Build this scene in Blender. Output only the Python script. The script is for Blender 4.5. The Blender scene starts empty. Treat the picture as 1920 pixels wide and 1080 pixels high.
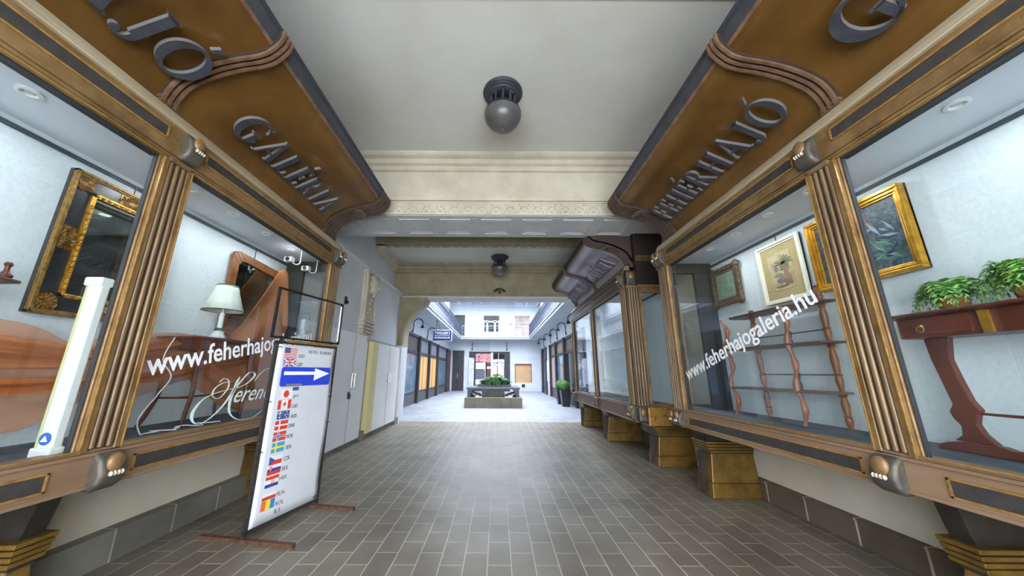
import bpy, bmesh, math, random
from mathutils import Vector, Matrix
random.seed(7)
PI = math.pi
scn = bpy.context.scene
COL = scn.collection

# ------------------------------------------------------------------ camera
cam_d = bpy.data.cameras.new('camera')
cam = bpy.data.objects.new('camera', cam_d)
COL.objects.link(cam)
cam.location = (0, 0, 1.5)
PITCH = math.atan(158 / 618.0)
cam.rotation_euler = (Matrix.Rotation(PI / 2 + PITCH, 3, 'X') @ Matrix.Rotation(math.radians(0.28), 3, 'Z')).to_euler()
cam_d.sensor_width = 36.0
cam_d.lens = 618.0 / 1920 * 36
cam_d.shift_x = 25 / 1920.0
cam_d.clip_start = 0.05
cam_d.clip_end = 200
scn.camera = cam

# ------------------------------------------------------------------ sky, exposure
w = bpy.data.worlds.new('overcast_sky')
scn.world = w
w.use_nodes = True
bg = w.node_tree.nodes['Background']
bg.inputs[0].default_value = (0.86, 0.925, 1.0, 1)
bg.inputs[1].default_value = 8.0
vs = scn.view_settings
vs.view_transform = 'Standard'
vs.look = 'None'
vs.exposure = 1.0
vs.gamma = 1.0
vs.use_curve_mapping = False
try:
    scn.cycles.max_bounces = 10
    scn.cycles.diffuse_bounces = 6
    scn.cycles.transparent_max_bounces = 16
    scn.cycles.sample_clamp_indirect = 8
    scn.cycles.caustics_reflective = False
    scn.cycles.caustics_refractive = False
except Exception:
    pass


# ------------------------------------------------------------------ materials
def lin(c):
    return tuple((x / 255 / 12.92 if x / 255 <= 0.04045 else ((x / 255 + 0.055) / 1.055) ** 2.4) for x in c)


def new_mat(name):
    m = bpy.data.materials.new(name)
    m.use_nodes = True
    nt = m.node_tree
    return m, nt, nt.nodes['Principled BSDF']


def noise_ramp(nt, stops, scale=5, detail=6, rough=.6, stretch=(1, 1, 1), dist=0.0, coord='Object'):
    tc = nt.nodes.new('ShaderNodeTexCoord')
    mp = nt.nodes.new('ShaderNodeMapping')
    mp.inputs['Scale'].default_value = stretch
    nz = nt.nodes.new('ShaderNodeTexNoise')
    nz.inputs['Scale'].default_value = scale
    nz.inputs['Detail'].default_value = detail
    nz.inputs['Roughness'].default_value = rough
    nz.inputs['Distortion'].default_value = dist
    rp = nt.nodes.new('ShaderNodeValToRGB')
    nt.links.new(tc.outputs[coord], mp.inputs[0])
    nt.links.new(mp.outputs[0], nz.inputs['Vector'])
    nt.links.new(nz.outputs[0], rp.inputs[0])
    el = rp.color_ramp.elements
    el[0].position, el[0].color = stops[0][0], (*lin(stops[0][1]), 1)
    el[1].position, el[1].color = stops[-1][0], (*lin(stops[-1][1]), 1)
    for p, c in stops[1:-1]:
        e = el.new(p)
        e.color = (*lin(c), 1)
    return rp.outputs[0], nz.outputs[0]


def M(name, c, rough=.6, metal=0, c2=None, scale=4, bump=0, bscale=60, stretch=(1, 1, 1), lo=.35, hi=.68):
    m, nt, b = new_mat(name)
    b.inputs['Roughness'].default_value = rough
    b.inputs['Metallic'].default_value = metal
    b.inputs['Base Color'].default_value = (*lin(c), 1)
    if c2:
        o, _ = noise_ramp(nt, [(lo, c), (hi, c2)], scale, stretch=stretch)
        nt.links.new(o, b.inputs['Base Color'])
    if bump:
        _, f = noise_ramp(nt, [(0, (0, 0, 0)), (1, (255, 255, 255))], bscale, stretch=stretch)
        bp = nt.nodes.new('ShaderNodeBump')
        bp.inputs['Strength'].default_value = bump
        bp.inputs['Distance'].default_value = .01
        nt.links.new(f, bp.inputs['Height'])
        nt.links.new(bp.outputs[0], b.inputs['Normal'])
    return m


def M_ramp(name, stops, scale, rough=.6, metal=0, stretch=(1, 1, 1), detail=4, dist=0.5):
    m, nt, b = new_mat(name)
    b.inputs['Roughness'].default_value = rough
    b.inputs['Metallic'].default_value = metal
    o, _ = noise_ramp(nt, stops, scale, detail, stretch=stretch, dist=dist)
    nt.links.new(o, b.inputs['Base Color'])
    return m


def M_brick(name, c1, c2, mortar, w, h, ms, axes, off=(0, 0), rough=.5, dirt=None, offset=.5):
    """axes: which object axes run along the brick and across the rows"""
    m, nt, b = new_mat(name)
    tc = nt.nodes.new('ShaderNodeTexCoord')
    sx = nt.nodes.new('ShaderNodeSeparateXYZ')
    cb = nt.nodes.new('ShaderNodeCombineXYZ')
    mp = nt.nodes.new('ShaderNodeMapping')
    mp.inputs['Location'].default_value = (off[0], off[1], 0)
    br = nt.nodes.new('ShaderNodeTexBrick')
    br.inputs['Scale'].default_value = 1
    br.inputs['Brick Width'].default_value = w
    br.inputs['Row Height'].default_value = h
    br.inputs['Mortar Size'].default_value = ms
    br.inputs['Mortar Smooth'].default_value = .3
    br.inputs['Color1'].default_value = (*lin(c1), 1)
    br.inputs['Color2'].default_value = (*lin(c2), 1)
    br.inputs['Mortar'].default_value = (*lin(mortar), 1)
    br.offset = offset
    nt.links.new(tc.outputs['Object'], sx.inputs[0])
    nt.links.new(sx.outputs[axes[0]], cb.inputs[0])
    nt.links.new(sx.outputs[axes[1]], cb.inputs[1])
    nt.links.new(cb.outputs[0], mp.inputs[0])
    nt.links.new(mp.outputs[0], br.inputs['Vector'])
    col = br.outputs['Color']
    if dirt:
        o, _ = noise_ramp(nt, [(.3, dirt), (.62, (255, 255, 255))], 1.1, 8)
        mx = nt.nodes.new('ShaderNodeMix')
        mx.data_type = 'RGBA'
        mx.blend_type = 'MULTIPLY'
        mx.inputs[0].default_value = .8
        nt.links.new(col, mx.inputs[6])
        nt.links.new(o, mx.inputs[7])
        col = mx.outputs[2]
    nt.links.new(col, b.inputs['Base Color'])
    bp = nt.nodes.new('ShaderNodeBump')
    bp.inputs['Strength'].default_value = .35
    bp.inputs['Distance'].default_value = .004
    bp.invert = True
    nt.links.new(br.outputs['Fac'], bp.inputs['Height'])
    nt.links.new(bp.outputs[0], b.inputs['Normal'])
    b.inputs['Roughness'].default_value = rough
    return m


def M_glass(name, tint=(249, 252, 252), refl=1.0):
    m = bpy.data.materials.new(name)
    m.use_nodes = True
    nt = m.node_tree
    nt.nodes.clear()
    out = nt.nodes.new('ShaderNodeOutputMaterial')
    mx = nt.nodes.new('ShaderNodeMixShader')
    tr = nt.nodes.new('ShaderNodeBsdfTransparent')
    gl = nt.nodes.new('ShaderNodeBsdfGlossy')
    fr = nt.nodes.new('ShaderNodeFresnel')
    geo = nt.nodes.new('ShaderNodeNewGeometry')
    ior = nt.nodes.new('ShaderNodeMapRange')      # same reflectance on both faces of a thin pane
    ior.inputs['To Min'].default_value = 1.42
    ior.inputs['To Max'].default_value = 1 / 1.42
    nt.links.new(geo.outputs['Backfacing'], ior.inputs['Value'])
    nt.links.new(ior.outputs[0], fr.inputs['IOR'])
    tr.inputs[0].default_value = (*lin(tint), 1)
    gl.inputs['Roughness'].default_value = 0.0
    gl.inputs[0].default_value = (refl, refl, refl, 1)
    nt.links.new(fr.outputs[0], mx.inputs[0])
    nt.links.new(tr.outputs[0], mx.inputs[1])
    nt.links.new(gl.outputs[0], mx.inputs[2])
    nt.links.new(mx.outputs[0], out.inputs[0])
    return m


def M_cloth(name, c, alpha):
    m = bpy.data.materials.new(name)
    m.use_nodes = True
    nt = m.node_tree
    nt.nodes.clear()
    out = nt.nodes.new('ShaderNodeOutputMaterial')
    mx = nt.nodes.new('ShaderNodeMixShader')
    mx2 = nt.nodes.new('ShaderNodeMixShader')
    tr = nt.nodes.new('ShaderNodeBsdfTransparent')
    df = nt.nodes.new('ShaderNodeBsdfDiffuse')
    tl = nt.nodes.new('ShaderNodeBsdfTranslucent')
    for n in (df, tl):
        n.inputs[0].default_value = (*lin(c), 1)
    mx2.inputs[0].default_value = .4
    mx.inputs[0].default_value = alpha
    nt.links.new(df.outputs[0], mx2.inputs[1])
    nt.links.new(tl.outputs[0], mx2.inputs[2])
    nt.links.new(tr.outputs[0], mx.inputs[1])
    nt.links.new(mx2.outputs[0], mx.inputs[2])
    nt.links.new(mx.outputs[0], out.inputs[0])
    return m


m_floor = M_brick('clay_paving', (128, 120, 107), (110, 102, 91), (184, 175, 155), .372, .192, .006, ('Y', 'X'), (0.05, .08 + .192 * 40), .42, dirt=(175, 168, 158))
m_court = M_brick('daylight_tinted_paving', (146, 151, 160), (134, 139, 149), (162, 166, 174), .372, .192, .006, ('Y', 'X'), (0.05, .08), .5, dirt=(205, 205, 208))  # passage tiles again, with the bluish daylight put into the colour
m_plaster = M('white_plaster', (205, 204, 200), .8, c2=(190, 188, 182), scale=1.5, bump=.05)
m_wallgrey = M('grey_white_paint', (212, 214, 219), .7, c2=(200, 201, 205), scale=1.2)
m_cream = M('cream_plaster', (206, 199, 180), .8, c2=(186, 178, 158), scale=2.2, bump=.08)
m_ochre = M('ochre_plaster', (158, 149, 122), .8, c2=(138, 129, 103), scale=2.5, bump=.08)
m_below = M('beige_dado_paint', (205, 196, 178), .75, c2=(188, 178, 158), scale=1.3)
m_ceil = M('ceiling_paint', (212, 211, 206), .8, c2=(198, 196, 186), scale=.7)
m_kerb = M_brick('stone_skirting', (136, 133, 124), (112, 109, 101), (190, 186, 174), .52, .9, .008, ('Y', 'Z'), (0, .3), .55, dirt=(150, 148, 140), offset=0)
m_kerb2 = M_brick('brown_stone_skirting', (104, 92, 76), (88, 78, 64), (176, 168, 150), .52, .9, .012, ('Y', 'Z'), (.2, .3), .55, dirt=(120, 112, 100), offset=0)
m_gold = M('bronze_gilt_paint', (146, 116, 76), .45, .3, (106, 80, 48), 6, .25, 90)
m_goldpink = M('worn_bronze_rail', (152, 124, 100), .5, .2, (126, 100, 76), 3, .15, 80, stretch=(1, .25, 1))
m_bright = M('bright_gilt_edge', (190, 150, 84), .35, .5, (150, 110, 56), 20)
m_inset = M('dark_inset_panel', (62, 58, 56), .6, .1, (48, 45, 44), 14, .3, 150)
m_ped = M('gilded_pedestal', (124, 94, 38), .4, .3, (80, 58, 22), 5, .25, 60)
m_pedblack = M('black_cove', (30, 26, 24), .5, .1, (46, 40, 34), 8)
m_amber = M('amber_canopy_panel', (126, 90, 40), .4, .35, (90, 62, 26), 1.6, .05, 40)
m_lip = M('blue_grey_lip', (64, 65, 73), .55, .1, (52, 52, 60), 9, .3, 160)
m_ribtan = M('tan_rib', (140, 108, 84), .45, .3, (104, 78, 60), 9)
m_ribend = M('end_band_rib', (112, 92, 78), .45, .3, (84, 66, 56), 9)
m_ribdark = M('dark_rib_groove', (50, 42, 42), .6)
m_letter = M('grey_metal_letter', (74, 75, 84), .5, .3, (56, 57, 65), 12, .2, 120)
m_letedge = M('pale_letter_edge', (150, 148, 150), .4, .6)
m_claw = M('blackened_bronze', (66, 64, 62), .5, .3, (96, 88, 74), 10, .3, 70)
m_paw = M('brown_paw', (134, 102, 66), .45, .2, (104, 78, 50), 12)
m_toe = M('worn_white_toe', (176, 168, 152), .5)
m_shaft = M('fluted_shaft', (134, 110, 80), .42, .3, (96, 76, 54), 8, .2, 80, stretch=(1, 1, .15))
m_groove = M('shaft_groove', (70, 54, 40), .6)
m_gasket = M('black_gasket', (34, 36, 38), .6)
m_cwhite = M('case_white_wall', (216, 222, 226), .75, c2=(204, 212, 215), scale=30, bump=.25, bscale=120)
m_cceil = M('case_ceiling_white', (222, 226, 236), .7)
m_cfloor = M('slate_cloth', (84, 94, 106), .85, c2=(66, 76, 86), scale=6, bump=.2, bscale=30)
m_rail = M('dark_picture_rail', (58, 66, 74), .5)
m_glass = M_glass('clear_glass')
m_dkglass = M('dark_shop_glass', (40, 46, 52), .08)
m_mirror = M('mirror', (150, 160, 158), .03, 1.0)
m_black = M('black_metal', (34, 35, 38), .5, .4)
m_iron = M('wrought_iron', (48, 54, 74), .55, .3, (70, 78, 98), 10)
m_white = M('white_enamel', (232, 232, 230), .4)
m_chrome = M('brushed_steel', (170, 172, 176), .3, .9)
m_decal = M('white_vinyl', (240, 242, 244), .6)
m_mah = M('mahogany', (104, 52, 36), .35, 0, (72, 32, 24), 5, stretch=(1, .2, 1))
m_walnut = M('walnut', (150, 92, 58), .4, 0, (112, 64, 38), 6, stretch=(1, 1, .3))
m_walnutdk = M('walnut_shelf', (110, 78, 60), .45, 0, (88, 60, 46), 6, stretch=(1, .2, 1))
m_board = M('plywood_board', (226, 178, 112), .6, 0, (206, 156, 92), 5, stretch=(1, 1, .15))
m_dkframe = M('dark_shopfront_frame', (46, 44, 50), .5, .1, (58, 54, 60), 4)
m_green = M('leaf_green', (96, 150, 60), .5, 0, (50, 100, 36), 20)
m_fern = M('fern_green', (148, 200, 96), .5, 0, (92, 150, 58), 18)
m_leafdk = M('dark_leaf', (40, 84, 40), .5, 0, (30, 62, 34), 14)
m_blue = M('sign_blue', (42, 68, 200), .45)
m_panelw = M('sign_white', (208, 211, 217), .5, c2=(198, 201, 207), scale=3)
m_rust = M('rusty_steel', (104, 66, 44), .8, .2, (64, 44, 34), 20, .4, 90)
m_paintblk = M('chipped_black_paint', (44, 42, 42), .6, .2, (84, 78, 70), 40, .3, 90, lo=.5, hi=.78)


# ------------------------------------------------------------------ mesh helper
ORG = {}


class MB:
    def __init__(s):
        s.v, s.f, s.mi, s.cur = [], [], [], 0

    def add(s, vs_, fs):
        o = len(s.v)
        s.v += [tuple(p) for p in vs_]
        s.f += [tuple(i + o for i in f) for f in fs]
        s.mi += [s.cur] * len(fs)
        return s

    def hexa(s, p):
        return s.add(p, [(0, 1, 2, 3), (7, 6, 5, 4), (0, 4, 5, 1), (1, 5, 6, 2), (2, 6, 7, 3), (3, 7, 4, 0)])

    def box(s, x0, x1, y0, y1, z0, z1):
        return s.hexa([(x0, y0, z0), (x1, y0, z0), (x1, y1, z0), (x0, y1, z0), (x0, y0, z1), (x1, y0, z1), (x1, y1, z1), (x0, y1, z1)])

    def frustum(s, c, a0, b0, z0, a1, b1, z1):
        x, y = c
        return s.hexa([(x - a0, y - b0, z0), (x + a0, y - b0, z0), (x + a0, y + b0, z0), (x - a0, y + b0, z0),
                       (x - a1, y - b1, z1), (x + a1, y - b1, z1), (x + a1, y + b1, z1), (x - a1, y + b1, z1)])

    def prism(s, poly, fr, w0, w1):
        """polygon (u,v) in frame fr=(origin,a,b,n), extruded w0..w1 along n"""
        o, a, b, n = [Vector(q) for q in fr]
        k = len(poly)
        vs_ = [o + a * u + b * v + n * w0 for u, v in poly] + [o + a * u + b * v + n * w1 for u, v in poly]
        fs = [tuple(range(k))[::-1], tuple(range(k, 2 * k))] + [(i, (i + 1) % k, k + (i + 1) % k, k + i) for i in range(k)]
        return s.add(vs_, fs)

    def strip(s, P, Q, fr, w0, w1):
        """band between two polylines P and Q (same length)"""
        for i in range(len(P) - 1):
            s.prism([P[i], P[i + 1], Q[i + 1], Q[i]], fr, w0, w1)
        return s

    def tube(s, pts, r, n=8, rr=None, caps=True):
        pts = [Vector(p) for p in pts]
        k = len(pts)
        rs = rr or [r] * k
        ref = None
        vs_ = []
        for i, p in enumerate(pts):
            t = (pts[min(i + 1, k - 1)] - pts[max(i - 1, 0)])
            t = t.normalized() if t.length > 1e-9 else Vector((0, 0, 1))
            if ref is None:
                ref = Vector((1, 0, 0)) if abs(t.x) < .8 else Vector((0, 1, 0))
            u = (ref - t * ref.dot(t)).normalized()
            ref = u
            v = t.cross(u)
            vs_ += [p + (u * math.cos(2 * PI * j / n) + v * math.sin(2 * PI * j / n)) * rs[i] for j in range(n)]
        fs = [(i * n + j, i * n + (j + 1) % n, (i + 1) * n + (j + 1) % n, (i + 1) * n + j) for i in range(k - 1) for j in range(n)]
        if caps:
            fs += [tuple(range(n))[::-1], tuple(range((k - 1) * n, k * n))]
        return s.add(vs_, fs)

    def lathe(s, prof, c, n=24, ax='Z'):
        vs_, fs = [], []
        for r, h in prof:
            for j in range(n):
                a = 2 * PI * j / n
                p = (r * math.cos(a), r * math.sin(a), h)
                if ax == 'X':
                    p = (h, p[0], p[1])
                elif ax == 'Y':
                    p = (p[0], h, p[1])
                vs_.append((c[0] + p[0], c[1] + p[1], c[2] + p[2]))
        k = len(prof)
        fs = [(i * n + j, i * n + (j + 1) % n, (i + 1) * n + (j + 1) % n, (i + 1) * n + j) for i in range(k - 1) for j in range(n)]
        fs += [tuple(range(n))[::-1], tuple(range((k - 1) * n, k * n))]
        return s.add(vs_, fs)

    def ell(s, c, r, n=12, m=8):
        prof = [(max(1e-4, math.sin(PI * i / m)), -math.cos(PI * i / m)) for i in range(m + 1)]
        k0 = len(s.v)
        s.lathe(prof, (0, 0, 0), n)
        for i in range(k0, len(s.v)):
            x, y, z = s.v[i]
            s.v[i] = (c[0] + x * r[0], c[1] + y * r[1], c[2] + z * r[2])
        return s

    def build(s, name, mats, parent=None, smooth=False, bevel=0, seg=2, auto=None):
        if not isinstance(mats, (list, tuple)):
            mats = [mats]
        L = ORG.get(parent.name, Vector((0, 0, 0))) if parent else Vector((0, 0, 0))
        me = bpy.data.meshes.new(name)
        me.from_pydata([(p[0] - L[0], p[1] - L[1], p[2] - L[2]) for p in s.v], [], s.f)
        for m in mats:
            me.materials.append(m)
        me.polygons.foreach_set('material_index', s.mi)
        bm = bmesh.new()
        bm.from_mesh(me)
        bmesh.ops.recalc_face_normals(bm, faces=bm.faces)
        bm.to_mesh(me)
        bm.free()
        if smooth:
            me.polygons.foreach_set('use_smooth', [True] * len(me.polygons))
            try:
                me.set_sharp_from_angle(angle=math.radians(auto or 40))
            except Exception:
                pass
        o = bpy.data.objects.new(name, me)
        COL.objects.link(o)
        if parent:
            o.parent = parent
        ORG[o.name] = L
        if bevel:
            md = o.modifiers.new('bevel', 'BEVEL')
            md.width = bevel
            md.segments = seg
            md.limit_method = 'ANGLE'
        return o


def tag(o, label, cat, group=None, kind=None):
    o['label'] = label
    o['category'] = cat
    if group:
        o['group'] = group
    if kind:
        o['kind'] = kind
    return o


def struct(o):
    o['kind'] = 'structure'
    return o


def empty(name, loc, label, cat, group=None):
    o = bpy.data.objects.new(name, None)
    o.empty_display_size = .1
    o.location = loc
    COL.objects.link(o)
    ORG[o.name] = Vector(loc)
    return tag(o, label, cat, group)


def copy_tree(o, parent=None):
    kids = [c for c in o.children]
    c = o.copy()
    COL.objects.link(c)
    if parent:
        c.parent = parent
    for k in kids:
        copy_tree(k, c)
    return c


def B(*a):
    return MB().box(*a)


def text_into(mb, body, fr, w0, w1, width=None, height=None, shear=0, bold=0, space=1.0):
    """sans lettering: left-bottom of the text at fr origin"""
    cu = bpy.data.curves.new('txt', 'FONT')
    cu.body = body
    cu.shear = shear
    cu.offset = bold
    cu.resolution_u = 3
    cu.space_character = space
    cu.extrude = .01
    ob = bpy.data.objects.new('txt', cu)
    COL.objects.link(ob)
    dg = bpy.context.evaluated_depsgraph_get()
    dg.update()
    me = bpy.data.meshes.new_from_object(ob.evaluated_get(dg))
    xs = [v.co.x for v in me.vertices]
    ys = [v.co.y for v in me.vertices]
    x0, x1, y0, y1 = min(xs), max(xs), min(ys), max(ys)
    sy = (height / (y1 - y0)) if height else None
    sx = (width / (x1 - x0)) if width else sy
    sy = sy or sx
    o, a, b, n = [Vector(q) for q in fr]
    vs_ = []
    for v in me.vertices:
        vs_.append(o + a * (v.co.x - x0) * sx + b * (v.co.y - y0) * sy + n * (w1 if v.co.z > 0 else w0))
    mb.add(vs_, [tuple(p.vertices) for p in me.polygons])
    bpy.data.objects.remove(ob)
    bpy.data.meshes.remove(me)
    bpy.data.curves.remove(cu)
    return mb


def catmull(P, n=6):
    out = []
    P = [Vector(p) for p in P]
    for i in range(len(P) - 1):
        p0, p1, p2, p3 = P[max(i - 1, 0)], P[i], P[i + 1], P[min(i + 2, len(P) - 1)]
        for k in range(n):
            t = k / n
            out.append(.5 * ((2 * p1) + (p2 - p0) * t + (2 * p0 - 5 * p1 + 4 * p2 - p3) * t * t + (3 * p1 - p0 - 3 * p2 + p3) * t ** 3))
    out.append(P[-1])
    return out


def lerp(pts, x):
    if x <= pts[0][0]:
        return pts[0][1]
    for (a, b), (c, d) in zip(pts, pts[1:]):
        if x <= c:
            return b + (d - b) * (x - a) / (c - a)
    return pts[-1][1]


# serif glyphs, unit cap height -> (width, list of polygons)
def _ring(cx, cy, rx, ry, ix, iy, ox, a0, a1, n=28):
    P, Q = [], []
    for i in range(n + 1):
        a = a0 + (a1 - a0) * i / n
        P.append((cx + rx * math.cos(a), cy + ry * math.sin(a)))
        Q.append((cx + ox + ix * math.cos(a), cy + iy * math.sin(a)))
    return [[P[i], P[i + 1], Q[i + 1], Q[i]] for i in range(n)]


def _stem(x, w=.2):
    return [[(x, 0), (x + w, 0), (x + w, 1), (x, 1)], [(x - .07, 0), (x + w + .07, 0), (x + w, .05), (x, .05)], [(x - .07, 1), (x, .95), (x + w, .95), (x + w + .07, 1)]]


def glyph(ch):
    T = .06
    acc = None
    if ch in 'ÉÓ':
        acc, ch = True, {'É': 'E', 'Ó': 'O'}[ch]
    if ch == 'O':
        w, P = .95, _ring(.475, .5, .475, .53, .27, .46, 0.0, 0, 2 * PI, 40)
    elif ch == 'G':
        w, P = .9, _ring(.5, .5, .5, .53, .31, .46, .07, .75, 2 * PI - .5, 34) + [[(.62, .0), (.79, .05), (.79, .46), (.62, .46)], [(.54, .43), (.87, .43), (.87, .48), (.54, .48)], [(.83, .70), (.90, .70), (.86, .95), (.80, .9)]]
    elif ch == 'I':
        w, P = .25, _stem(.04)
    elif ch == 'H':
        w, P = .8, _stem(.05) + _stem(.6) + [[(.2, .47), (.62, .47), (.62, .53), (.2, .53)]]
    elif ch in 'EFL':
        w, P = .58, _stem(.05)
        if ch in 'EL':
            P += [[(.2, 0), (.58, 0), (.6, .22), (.54, .22), (.48, T), (.2, T)]]
        if ch in 'EF':
            P += [[(.2, 1), (.56, 1), (.57, .8), (.52, .8), (.46, 1 - T), (.2, 1 - T)], [(.2, .47), (.46, .47), (.46, .53), (.2, .53)], [(.43, .38), (.48, .38), (.48, .62), (.43, .62)]]
    elif ch == 'A':
        w, P = .9, [[(.08, 0), (.15, 0), (.46, .9), (.42, 1.0)], [(.38, 1.04), (.5, 1.04), (.86, 0), (.66, 0)], [(.22, .3), (.66, .3), (.66, .36), (.22, .36)], [(0, 0), (.24, 0), (.2, .04), (.04, .04)], [(.58, 0), (.94, 0), (.9, .04), (.62, .04)]]
    elif ch == 'R':
        w, P = .82, _stem(.05) + _ring(.3, .74, .32, .26, .16, .205, 0, -PI / 2, PI / 2, 16) + [[(.2, .94), (.32, .94), (.32, 1), (.2, 1)], [(.2, .48), (.32, .48), (.32, .54), (.2, .54)], [(.3, .5), (.46, .52), (.84, 0), (.62, 0)]]
    elif ch == 'J':
        w, P = .44, [[(.20, .1), (.40, .1), (.40, 1), (.20, 1)], [(.13, 1), (.2, .95), (.4, .95), (.47, 1)]] + _ring(.14, .08, .26, .22, .12, .17, 0, -PI / 2 - .3, 0.12, 12) + _ring(.06, -.03, .085, .085, .001, .001, 0, 0, 2 * PI, 14)
    elif ch == 'N':
        w, P = .85, _stem(.05, .07) + _stem(.7, .07) + [[(.05, 1), (.22, 1), (.77, 0), (.68, 0)]]
    elif ch == 'S':
        w, P = .55, _ring(.28, .74, .26, .27, .13, .2, 0, .4, 1.6 * PI, 18) + _ring(.28, .26, .27, .27, .14, .2, 0, -.65 * PI, .5 * PI, 18)
    elif ch == 'U':
        w, P = .8, [[(.05, .3), (.2, .3), (.2, 1), (.05, 1)], [(.65, .3), (.72, .3), (.72, 1), (.65, 1)]] + _ring(.385, .32, .335, .34, .2, .28, 0, PI, 2 * PI, 16)
    else:
        w, P = .3, []
    if acc:
        c = w / 2
        P = P + [[(c - .03, 1.14), (c + .04, 1.12), (c + .2, 1.34), (c + .05, 1.34)]]
    return w, P
# ================================================================== THE SETTING
struct(B(-9, 9, -4.0, 11.0, -.2, 0).build('floor', m_floor))
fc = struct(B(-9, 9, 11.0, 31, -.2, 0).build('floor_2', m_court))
WL, WR = -3.24, 3.34
BK = 3.40            # back of the display cases
# left wall: dado under the case, wall over it, wall past it
wl = MB().box(-3.8, WL, -1.6, 5.14, 0, .97).box(-3.8, -BK - .03, -1.6, 5.14, .97, 3.34).box(-3.8, -BK, -1.6, 5.14, 3.34, 5.4)
wl.build('wall_left', m_below)['kind'] = 'structure'
wr = MB().box(WR, 3.9, -1.6, 6.0, 0, .97).box(BK + .03, 3.9, -1.6, 6.3, .97, 3.34).box(BK, 3.9, -1.6, 6.3, 3.34, 5.4).box(WR, 3.9, 6.0, 11.2, 0, .93).box(BK + .04, 3.9, 6.3, 11.2, .93, 3.3).box(BK, 3.9, 6.3, 11.2, 3.3, 5.4)
wr.build('wall_right', m_below)['kind'] = 'structure'
m2 = MB().box(-3.8, -3.2, 5.14, 11.2, 0, 4.0).box(-3.8, -3.47, 5.14, 11.2, 4.0, 5.4)
m2.build('wall_left_far', m_wallgrey)['kind'] = 'structure'
m2 = MB()
m2.prism([(-3.47, 3.93), (-3.2, 3.93), (-3.15, 3.96), (-3.15, 4.0), (-3.2, 4.03), (-3.47, 4.06)], ((0, 0, 0), (1, 0, 0), (0, 0, 1), (0, 1, 0)), 5.14, 10.6)
struct(m2.build('trim_8', m_wallgrey))
# skirting of stone blocks
struct(MB().box(WL, -3.13, -1.6, 5.1, 0, .24).build('baseboard_left', m_kerb))
struct(MB().box(3.27, WR, -1.6, 5.9, 0, .22).box(3.27, WR, 6.5, 10.8, 0, .22).box(3.262, WR, -1.6, 5.9, .205, .225).build('baseboard_right', m_kerb2))
struct(MB().box(-3.2, -3.14, 5.14, 7.9, 0, .07).box(-3.2, -3.05, 7.93, 8.15, 0, .2).box(-3.2, -3.08, 8.15, 10.3, 0, .1).box(-3.2, -3.02, 10.3, 10.6, 0, .18).build('baseboard_left_far', m_kerb))
# ceilings
struct(B(-3.8, 3.9, -1.6, 5.35, 5.3, 5.5).build('ceiling', m_ceil))
struct(MB().box(-3.8, 3.9, 6.3, 8.75, 5.32, 5.5).box(-3.8, 3.9, 8.75, 10.65, 5.0, 5.5).build('ceiling_2', m_ceil))
XZ = lambda o=(0, 0, 0): (o, (1, 0, 0), (0, 0, 1), (0, 1, 0))
YZ = lambda o=(0, 0, 0): (o, (0, 1, 0), (0, 0, 1), (1, 0, 0))


def moulding(prof, x0, x1, name, mat):
    return struct(MB().prism(prof, YZ(), x0, x1).build(name, mat))


moulding([(5.36, 5.06), (5.30, 5.07), (5.28, 5.10), (5.28, 5.14), (5.22, 5.16), (5.18, 5.22), (5.10, 5.24), (5.06, 5.27), (5.06, 5.31), (5.36, 5.31)], -3.4, 3.4, 'trim_1', m_cream)
moulding([(2.36, 5.31), (2.38, 5.26), (2.46, 5.24), (2.5, 5.27), (2.58, 5.28), (2.6, 5.31)], -3.4, 3.4, 'trim_2', m_cream)
# beam 1, plain face, thin line, carved frieze, coffered soffit
struct(B(-3.4, 3.4, 5.35, 6.3, 4.2, 5.5).build('beam_1', m_cream))
bf = MB().box(-3.4, 3.4, 5.31, 5.352, 4.47, 4.5).box(-3.4, 3.4, 5.33, 5.352, 4.2, 4.225).box(-3.4, 3.4, 5.335, 5.352, 4.44, 4.455)
for i in range(-13, 14):
    cx = -.05 + i * .248
    bf.box(cx - .122, cx - .112, 5.335, 5.352, 4.23, 4.45)
    for k in range(5):
        a = math.radians(-60 + 30 * k)
        x, z = cx + .07 * math.sin(a), 4.29 + .09 * math.cos(a)
        bf.ell((x, 5.35, z), (.016, .022, .036), 8, 5)
    bf.ell((cx, 5.35, 4.28), (.03, .026, .02), 8, 5)
    for sx in (-1, 1):
        bf.ell((cx + sx * .078, 5.35, 4.41), (.024, .018, .015), 8, 5).ell((cx + sx * .095, 5.35, 4.27), (.013, .018, .03), 8, 5)
struct(bf.build('trim_3', m_cream, smooth=True))
so = MB()
m_soffit = M('soffit_white', (200, 200, 200), .8, c2=(188, 188, 190), scale=3)
so.box(-3.4, 3.4, 5.36, 6.3, 4.19, 4.2)
for i in range(-4, 5):
    cx = -.05 + i * .745
    for (hx, hy, t, z) in ((.27, .33, .035, 4.176), (.2, .25, .018, 4.182)):
        for (a, b_, c, d) in ((-hx, hx, -hy, -hy + t), (-hx, hx, hy - t, hy), (-hx, -hx + t, -hy + t, hy - t), (hx - t, hx, -hy + t, hy - t)):
            so.box(cx + a, cx + b_, 5.82 + c, 5.82 + d, z, 4.19)
    for dx in (.33, .36, .385):
        so.box(cx + dx, cx + dx + .012, 5.45, 6.2, 4.183, 4.19)
struct(so.build('trim_4', m_soffit))
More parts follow.
